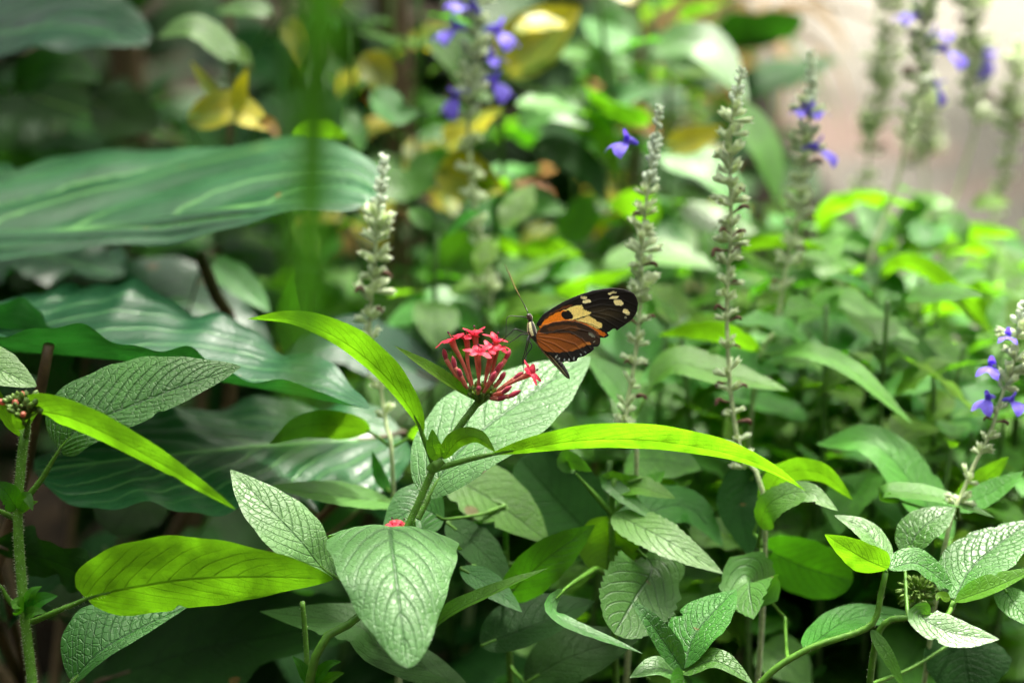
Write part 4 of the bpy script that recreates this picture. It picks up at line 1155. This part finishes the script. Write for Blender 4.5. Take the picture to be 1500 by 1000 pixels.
bed('bedding_plant', 'leafy plant with a pale toothed heart leaf below the long yellow leaf', None, [(900, 700, 60), (896, 752, 60), (898, 850, 62), (902, 1010, 66)],
    [([(930, 800, 60), (955, 832, 45), (932, 872, 35), (900, 928, 22)], (60, 64), 14, 'pale', K(serr=.12, nu=50, nv=16, shape='round', u0=.15)), ([(900, 752, 58), (975, 790, 40), (1060, 840, 32)], (26, 30), 38, 'pale', K(serr=.12, nu=44)),
     ([(896, 756, 60), (893, 795, 62), (888, 842, 60)], 44, -12, 'young', K(shape='round')), ([(898, 720, 60), (935, 712, 60), (990, 730, 55)], 15, 50, 'young', K()),
     ([(896, 752, 60), (850, 700, 58), (828, 672, 56), (868, 690, 50)], 13, 40, 'pale', K(u0=.55)), ([(898, 748, 60), (930, 725, 64), (975, 690, 66)], 12, 45, 'mature', K(u0=.5)),
     ([(898, 850, 60), (870, 835, 50), (810, 895, 2), (942, 957, -6)], (9, 10), 55, 'pale', K(u0=.45, serr=.1)), ([(900, 770, 70), (1000, 740, 85), (1060, 800, 80)], 30, 40, 'mature', K())], BG)
bed('bedding_plant', 'shaded leafy plant with folded mid green leaves right of the heart shaped leaf', None, [(740, 740, 70), (742, 860, 72), (748, 1010, 80)],
    [([(655, 695, 75), (730, 738, 70), (805, 795, 66)], (44, 40), 42, 'mature', K(quilt=.0004)), ([(880, 800, 105), (808, 725, 100), (760, 672, 98)], 62, 30, 'dark', K(quilt=.0004, shape='round')),
     ([(738, 876, 48), (800, 818, 46), (872, 768, 52)], (30, 34), -28, 'mature', K()), ([(655, 765, 55), (710, 812, 52), (752, 860, 50)], 26, 40, 'dark', K()),
     ([(675, 832, 35), (718, 858, 32), (765, 896, 26)], 18, 30, 'pale', K()), ([(705, 945, 45), (785, 915, 48), (872, 880, 52)], (44, 28), 42, 'dark', K(quilt=.0004)), ([(770, 1000, 60), (840, 960, 60), (940, 930, 66)], 40, 40, 'dark', K()),
     ([(650, 760, 40), (610, 745, 36), (560, 775, 34)], 34, 35, 'pale', K())], BG)
bed('bedding_plant', 'sunlit leafy plant behind the salvias with bright yellow green leaves', None, [(1310, 330, 330), (1312, 420, 330), (1320, 520, 330)],
    [([(1310, 340, 320), (1270, 300, 318), (1215, 285, 312)], 14, -40, 'young', K()), ([(1310, 350, 320), (1350, 300, 320), (1400, 300, 315)], 16, 50, 'fresh', K()), ([(1312, 360, 320), (1250, 350, 315), (1180, 330, 310)], 16, 55, 'fresh', K()),
     ([(1312, 370, 315), (1380, 350, 310), (1470, 380, 300)], 18, -40, 'young', K()), ([(1312, 420, 320), (1240, 390, 310), (1180, 400, 300)], 20, 45, 'mature', K()), ([(1314, 400, 300), (1290, 330, 290), (1300, 290, 290)], 14, -30, 'young', K()),
     ([(1316, 460, 300), (1400, 440, 290), (1480, 470, 280)], 22, -40, 'young', K()), ([(1316, 460, 280), (1250, 520, 270), (1200, 590, 260)], 24, 30, 'mature', K())], BG)
bed('bedding_plant', 'leafy plant in the middle distance with whitish leaves above the butterfly', None, [(760, 350, 300), (770, 430, 300), (780, 560, 300)],
    [([(640, 425, 305), (668, 385, 303), (690, 340, 300)], (36, 40), 30, 'fresh', K(shape='round')), ([(765, 370, 290), (720, 355, 288), (690, 345, 285)], 12, -40, 'young', K()), ([(765, 372, 285), (800, 362, 280), (855, 375, 275)], 14, -40, 'young', K()),
     ([(730, 385, 260), (788, 408, 250), (838, 442, 240)], (16, 18), 42, 'fresh', K()), ([(770, 470, 240), (850, 425, 225), (945, 392, 215)], 17, -40, 'young', K()), ([(830, 355, 360), (850, 318, 358), (872, 282, 356)], 28, 20, 'fresh', K()),
     ([(885, 385, 260), (970, 372, 258), (1055, 395, 250)], 20, 55, 'fresh', K()), ([(600, 470, 330), (560, 430, 328), (535, 380, 325)], 26, 35, 'mature', K()), ([(820, 480, 200), (880, 520, 180), (960, 600, 165)], 30, 50, 'fresh', K()),
     ([(780, 480, 320), (720, 440, 315), (640, 440, 312)], 26, 45, 'mature', K())], BG)

# ------------------------------------------------------------------ yellow variegated shrub in the background
CR = [([(275, 175, 330), (340, 160, 322), (402, 192, 315)], 26, 25, 'croton', K()), ([(345, 165, 320), (352, 130, 320), (362, 100, 318)], 12, 10, 'croton', K()), ([(330, 160, 335), (300, 120, 335), (280, 90, 335)], 10, 10, 'croton', K()), ([(380, 175, 315), (400, 185, 310), (412, 215, 305)], 10, 10, 'withered', K()),
      ([(530, 80, 400), (552, 110, 400), (560, 150, 395)], 26, 20, 'croton', K(shape='ovate', fold=.3)), ([(640, 250, 390), (680, 262, 388), (740, 280, 380)], 36, 20, 'croton', K(shape='ovate', fold=.3)),
      ([(740, 110, 480), (790, 60, 480), (850, 10, 475)], 46, 30, 'croton', K(shape='ovate', fold=.3)), ([(975, 215, 420), (1020, 203, 415), (1062, 185, 410)], 20, 20, 'croton', K()), ([(890, 150, 500), (930, 170, 500), (970, 200, 490)], 22, 20, 'withered', K()),
      ([(500, 165, 380), (520, 190, 378), (530, 225, 375)], 18, 20, 'pale', K()), ([(550, 130, 385), (580, 165, 380), (615, 165, 380)], 22, 20, 'pale', K()), ([(630, 45, 440), (665, 90, 440), (672, 130, 438)], 20, 30, 'pale', K()),
      ([(760, 185, 460), (808, 158, 455), (868, 188, 445)], (22, 24), 45, 'pale', K()), ([(820, 170, 460), (880, 190, 450), (905, 262, 440)], 18, -30, 'young', K()), ([(820, 70, 540), (870, 90, 530), (915, 150, 520)], 22, 40, 'young', K()), ([(880, 60, 560), (905, 40, 555), (935, 70, 550)], 28, 30, 'pale', K()),
      ([(955, 65, 520), (1030, 68, 500), (1095, 150, 470)], 28, 45, 'pale', K()), ([(965, 222, 440), (1040, 250, 420), (1100, 330, 400)], 26, 45, 'pale', K()), ([(1080, 150, 520), (1120, 220, 500), (1140, 300, 480)], 24, 35, 'mature', K()),
      ([(850, 210, 500), (895, 150, 500), (960, 130, 495)], 26, 40, 'pale', K()), ([(400, 20, 420), (365, 12, 420), (315, 18, 420)], 13, 50, 'pale', K()), ([(345, 90, 370), (285, 40, 372), (230, 55, 375)], 20, 50, 'pale', K()), ([(330, 60, 380), (350, 80, 375), (370, 95, 370)], 14, 30, 'young', K()),
      ([(490, 10, 480), (480, -10, 480), (450, -20, 480)], 20, 0, 'croton', K()), ([(420, 30, 470), (440, 60, 465), (445, 100, 460)], 22, 10, 'croton', K()), ([(330, 60, 520), (400, 90, 520), (420, 140, 515)], 30, 20, 'dark', K()),
      ([(140, 150, 420), (175, 170, 420), (235, 190, 410)], 42, 40, 'dark', K()), ([(20, 130, 450), (80, 100, 450), (150, 120, 445)], 30, 50, 'mature', K()), ([(600, 260, 420), (640, 240, 420), (660, 210, 418)], 26, 40, 'mature', K()),
      ([(520, 250, 400), (590, 275, 395), (650, 260, 390)], 26, 45, 'mature', K()), ([(430, 205, 330), (470, 190, 330), (510, 200, 325)], 14, -40, 'young', K()), ([(780, 210, 470), (850, 240, 465), (890, 300, 455)], 24, 40, 'dark', K()),
      ([(720, 330, 420), (770, 300, 415), (830, 310, 405)], 24, 40, 'mature', K()), ([(930, 280, 460), (960, 330, 450), (1010, 350, 440)], 26, 40, 'mature', K()), ([(1000, 300, 430), (1050, 330, 420), (1110, 340, 410)], 22, 50, 'pale', K()),
      ([(960, 330, 420), (930, 300, 420), (890, 300, 415)], 24, -30, 'young', K())]
for i, (x0, x1, lab) in enumerate([(-100, 480, 'dark shrub with one yellow leaf behind the huge arrow shaped leaves'), (480, 760, 'variegated shrub with yellow rounded leaves left of the tall violet salvia'), (760, 2000, 'variegated shrub of mixed pale and yellow leaves behind the salvia spikes')]):
    lv = [c for c in CR if x0 <= c[0][1][0] < x1]
    lv = [([(p[0], p[1], p[2] * .68) for p in c[0]], c[1], c[2], c[3], c[4]) for c in lv]
    mx_ = sum(c[0][1][0] for c in lv) / len(lv)
    bed('variegated_shrub', lab, None, [(mx_, -40, 430), (mx_ + 10, 150, 425), (mx_ - 20, 420, 420)], lv, 'variegated shrubs in the background', 'stem_brown', .003)

# dry blades arching over the edge of the path
bd = ground_below(P(1070, 150, 800))
DG = thing('dry_grass_tuft', 'dry tan grass tuft arching over the edge of the path', 'grass', bd)
rd = random.Random(5)
for k in range(26):
    sx, sy = rd.uniform(960, 1120), rd.uniform(-60, 60)
    ex, ey = sx + rd.uniform(40, 220), sy + rd.uniform(20, 190)
    z = rd.uniform(650, 900)
    leaf(DG, [(1040 + rd.uniform(-40, 40), 330, 820), (sx - 30, sy + 60, z), (sx + 40, sy - 10, z - 20), ((sx + ex) / 2 + 40, (sy + ey) / 2 - 20, z - 40), (ex, ey, z - 60)], rd.uniform(4, 9), rd.uniform(-40, 40), 'dry' if k % 4 else 'young', 'lance', nu=20, nv=4, name='grass_blade')

# ------------------------------------------------------------------ fill: leafy plants grown from repeated leaves
PRO = {}
for key, mt, Lm, Wm, shp in (('mature', 'mature', .085, .024, 'ovate'), ('dark', 'dark', .095, .028, 'ovate'), ('young', 'young', .075, .017, 'lance'), ('fresh', 'fresh', .085, .026, 'ovate'), ('croton', 'croton', .085, .026, 'ellip'), ('withered', 'withered', .07, .022, 'ellip'), ('philo', 'philo', .15, .05, 'blunt')):
    PRO[key] = [proto_blade('leaf', Lm * f, Wm * f2, dr, mt, shp, seed=i + 3, fold=fo, wave=wv, serr=.06) for i, (f, f2, dr, fo, wv) in enumerate(((1, 1, .7, .15, .001), (.85, .9, 1.0, .25, .002), (1.1, 1.05, .4, .12, .0015), (.7, .75, .6, .3, .001)))]

def fill_plant(label, px, py, dz, mats, seed, nodes=7, hgt=.22, sc=1.0, group='background foliage plants', name='foliage_plant', spread=.9):
    r = random.Random(seed)
    top = P(px, py, dz)
    base = np.array((top[0], top[1], 0.0)) + np.array((r.uniform(-.04, .04), r.uniform(-.02, .06), 0))
    root = thing(name, label, 'plant', base, group)
    o0 = base
    pts = [base, base * .5 + top * .5 + np.array((r.uniform(-.02, .02), r.uniform(-.02, .02), 0)), top]
    mb_ = MB(); mb_.tube(pts, [.003, .0018, .0011], n=7); mb_.build('stem', M['stem_dark'], root)
    pa = spline(pts, 60)
    Lh = top[2]
    hgt = min(hgt, Lh * .9)
    for k in range(nodes):
        z = top[2] - hgt * k / max(1, nodes - 1)
        c = pa[int(np.argmin(np.abs(pa[:, 2] - z)))]
        a0 = r.uniform(0, 3.14)
        for h in range(3 if k % 2 else 2):
            az = a0 + h * (math.pi if k % 2 == 0 else 2.1) + r.uniform(-.4, .4)
            me = r.choice(PRO[r.choice(mats)])
            o = link('leaf', me, root)
            s = sc * r.uniform(.75, 1.25) * (.6 + .4 * min(1, k / 2))
            el = r.uniform(-.1, spread) * (1 if k else 1.2)
            o.rotation_euler = (r.uniform(-.5, .5), -el + .2, az)
            st = .006
            o.location = tuple(c - o0 + np.array((math.cos(az), math.sin(az), .2)) * st)
            o.scale = (s, s * r.uniform(.8, 1.2), s)
    return root

FILLS = []
def zone(n, xr, yr, dr, mats, seed, place, **kw):
    r = random.Random(seed)
    adj = ['slender', 'bushy', 'leaning', 'sparse', 'full', 'low', 'upright', 'spreading', 'ragged', 'tangled', 'small', 'broad']
    for i in range(n):
        x = xr[0] + (xr[1] - xr[0]) * (i + r.random()) / n
        y, d = r.uniform(*yr), r.uniform(*dr)
        words = ['first', 'second', 'third', 'fourth', 'fifth', 'sixth', 'seventh', 'eighth', 'ninth', 'tenth', 'eleventh', 'twelfth']
        nth = words[i] + ' from the left' if i < n / 2 and i < 12 else ('last on the right' if i == n - 1 else words[min(n - 1 - i, 11)] + ' from the right')
        if i >= 12 and n - 1 - i >= 12: nth = 'near the middle'
        fill_plant(place + ', ' + nth, x, y, d, mats, seed * 100 + i, group=place, **kw)

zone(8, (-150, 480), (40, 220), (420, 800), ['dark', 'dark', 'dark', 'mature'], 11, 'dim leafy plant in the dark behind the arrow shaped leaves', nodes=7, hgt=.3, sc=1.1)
zone(5, (430, 1060), (-20, 260), (460, 800), ['dark', 'dark', 'mature', 'croton', 'dark', 'withered', 'fresh'], 12, 'blurred leafy plant among the yellow leaved shrubs', nodes=8, hgt=.3, sc=.85)
zone(5, (420, 1080), (360, 520), (300, 560), ['mature', 'dark', 'mature', 'dark'], 13, 'blurred green plant in the middle distance behind the butterfly', nodes=7, hgt=.22)
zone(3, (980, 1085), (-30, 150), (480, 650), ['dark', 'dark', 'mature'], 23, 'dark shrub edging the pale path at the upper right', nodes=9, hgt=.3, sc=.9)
zone(11, (420, 1080), (-30, 330), (260, 420), ['croton', 'fresh', 'young', 'mature', 'fresh', 'mature'], 21, 'small leaved variegated plant with bright leaves over dark gaps', nodes=5, hgt=.16, sc=.52)
zone(6, (560, 1060), (330, 430), (200, 320), ['young', 'fresh', 'mature', 'young'], 22, 'small leaved green plant lit behind the butterfly', nodes=5, hgt=.14, sc=.6)
zone(26, (1020, 1560), (295, 450), (190, 560), ['young', 'young', 'fresh', 'young', 'mature'], 14, 'sunlit green plant at the foot of the salvia spikes', nodes=9, hgt=.2, sc=.58)
zone(24, (860, 1560), (410, 680), (110, 280), ['young', 'fresh', 'mature', 'fresh', 'young'], 15, 'mid green plant in the bed under the right hand salvias', nodes=8, hgt=.18, sc=.58)
zone(9, (960, 1540), (590, 730), (95, 190), ['fresh', 'young', 'young', 'fresh'], 24, 'small leaved plant filling the bed at the lower right', nodes=6, hgt=.13, sc=.42)
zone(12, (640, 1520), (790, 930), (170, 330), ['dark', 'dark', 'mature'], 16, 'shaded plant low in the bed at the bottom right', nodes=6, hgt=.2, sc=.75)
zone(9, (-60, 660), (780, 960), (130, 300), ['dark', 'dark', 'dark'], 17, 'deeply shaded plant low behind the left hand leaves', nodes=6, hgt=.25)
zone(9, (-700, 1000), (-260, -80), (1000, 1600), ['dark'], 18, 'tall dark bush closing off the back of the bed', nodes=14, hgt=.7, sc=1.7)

# trees with unseen crowns, added to shade the back bed and path
def tree(label, px, py, dz, lean, box, seed, nb=16, nl=100, size=(2.6, 3.7)):
    tb = ground_below(P(px, py, dz))
    TR = thing('added_shade_tree', label, 'tree', tb, 'trees added to shade the garden')
    mb = MB()
    tp = [tb, tb + np.array((-.03, .02, .5)), tb + np.array((lean[0] * .5, lean[1] * .5, 1.0)), tb + np.array((lean[0], lean[1], 1.5))]
    mb.tube(tp, [.016, .012, .010, .006], n=10)
    rt = random.Random(seed)
    sp_ = spline(tp, 60)
    br = []
    for k in range(nb):
        z0 = rt.uniform(.95, 1.45)
        b0 = sp_[int(z0 / 1.5 * 59)]
        e_ = np.array([rt.uniform(*box[0]), rt.uniform(*box[1]), rt.uniform(*box[2])])
        mb.tube([b0, b0 * .5 + e_ * .5 + np.array((0, 0, .08)), e_], [.006, .004, .002], n=6); br.append((b0, e_))
    mb.build('trunk', M['stem_brown'], TR)
    for k in range(nl):
        b0, e_ = br[k % nb]; f = 1.05 - .8 * rt.random() ** 1.5
        c = b0 + (e_ - b0) * f + np.array((rt.uniform(-.06, .06), rt.uniform(-.06, .06), .03))
        o = link('leaf', rt.choice(PRO['mature'] + PRO['dark']), TR)
        s_ = rt.uniform(*size)
        o.scale = (s_, s_, s_); o.rotation_euler = (rt.uniform(-.4, .4), rt.uniform(-.2, .6), rt.uniform(0, 6.28)); o.location = tuple(c - tb)
tree('slender brown trunk in the dark at the upper left, crown added for shade', 238, 120, 720, (-.05, .3), ((-1.1, -.1), (1.3, 2.6), (1.15, 1.6)), 77)
tree('thin trunk hidden in the dark shrubs at the upper centre, tree added for shade', 620, 60, 900, (.0, .2), ((-.45, .40), (1.05, 2.8), (1.12, 1.6)), 78, nl=70)
tree('unseen tree beyond the right edge, added to shade the path', 2300, 60, 2000, (-.3, .1), ((.2, 1.9), (2.6, 4.6), (1.2, 1.8)), 79)

for o in bpy.data.objects:
    if '_o' in o: del o['_o']
    if 'hairy' in o: del o['hairy']
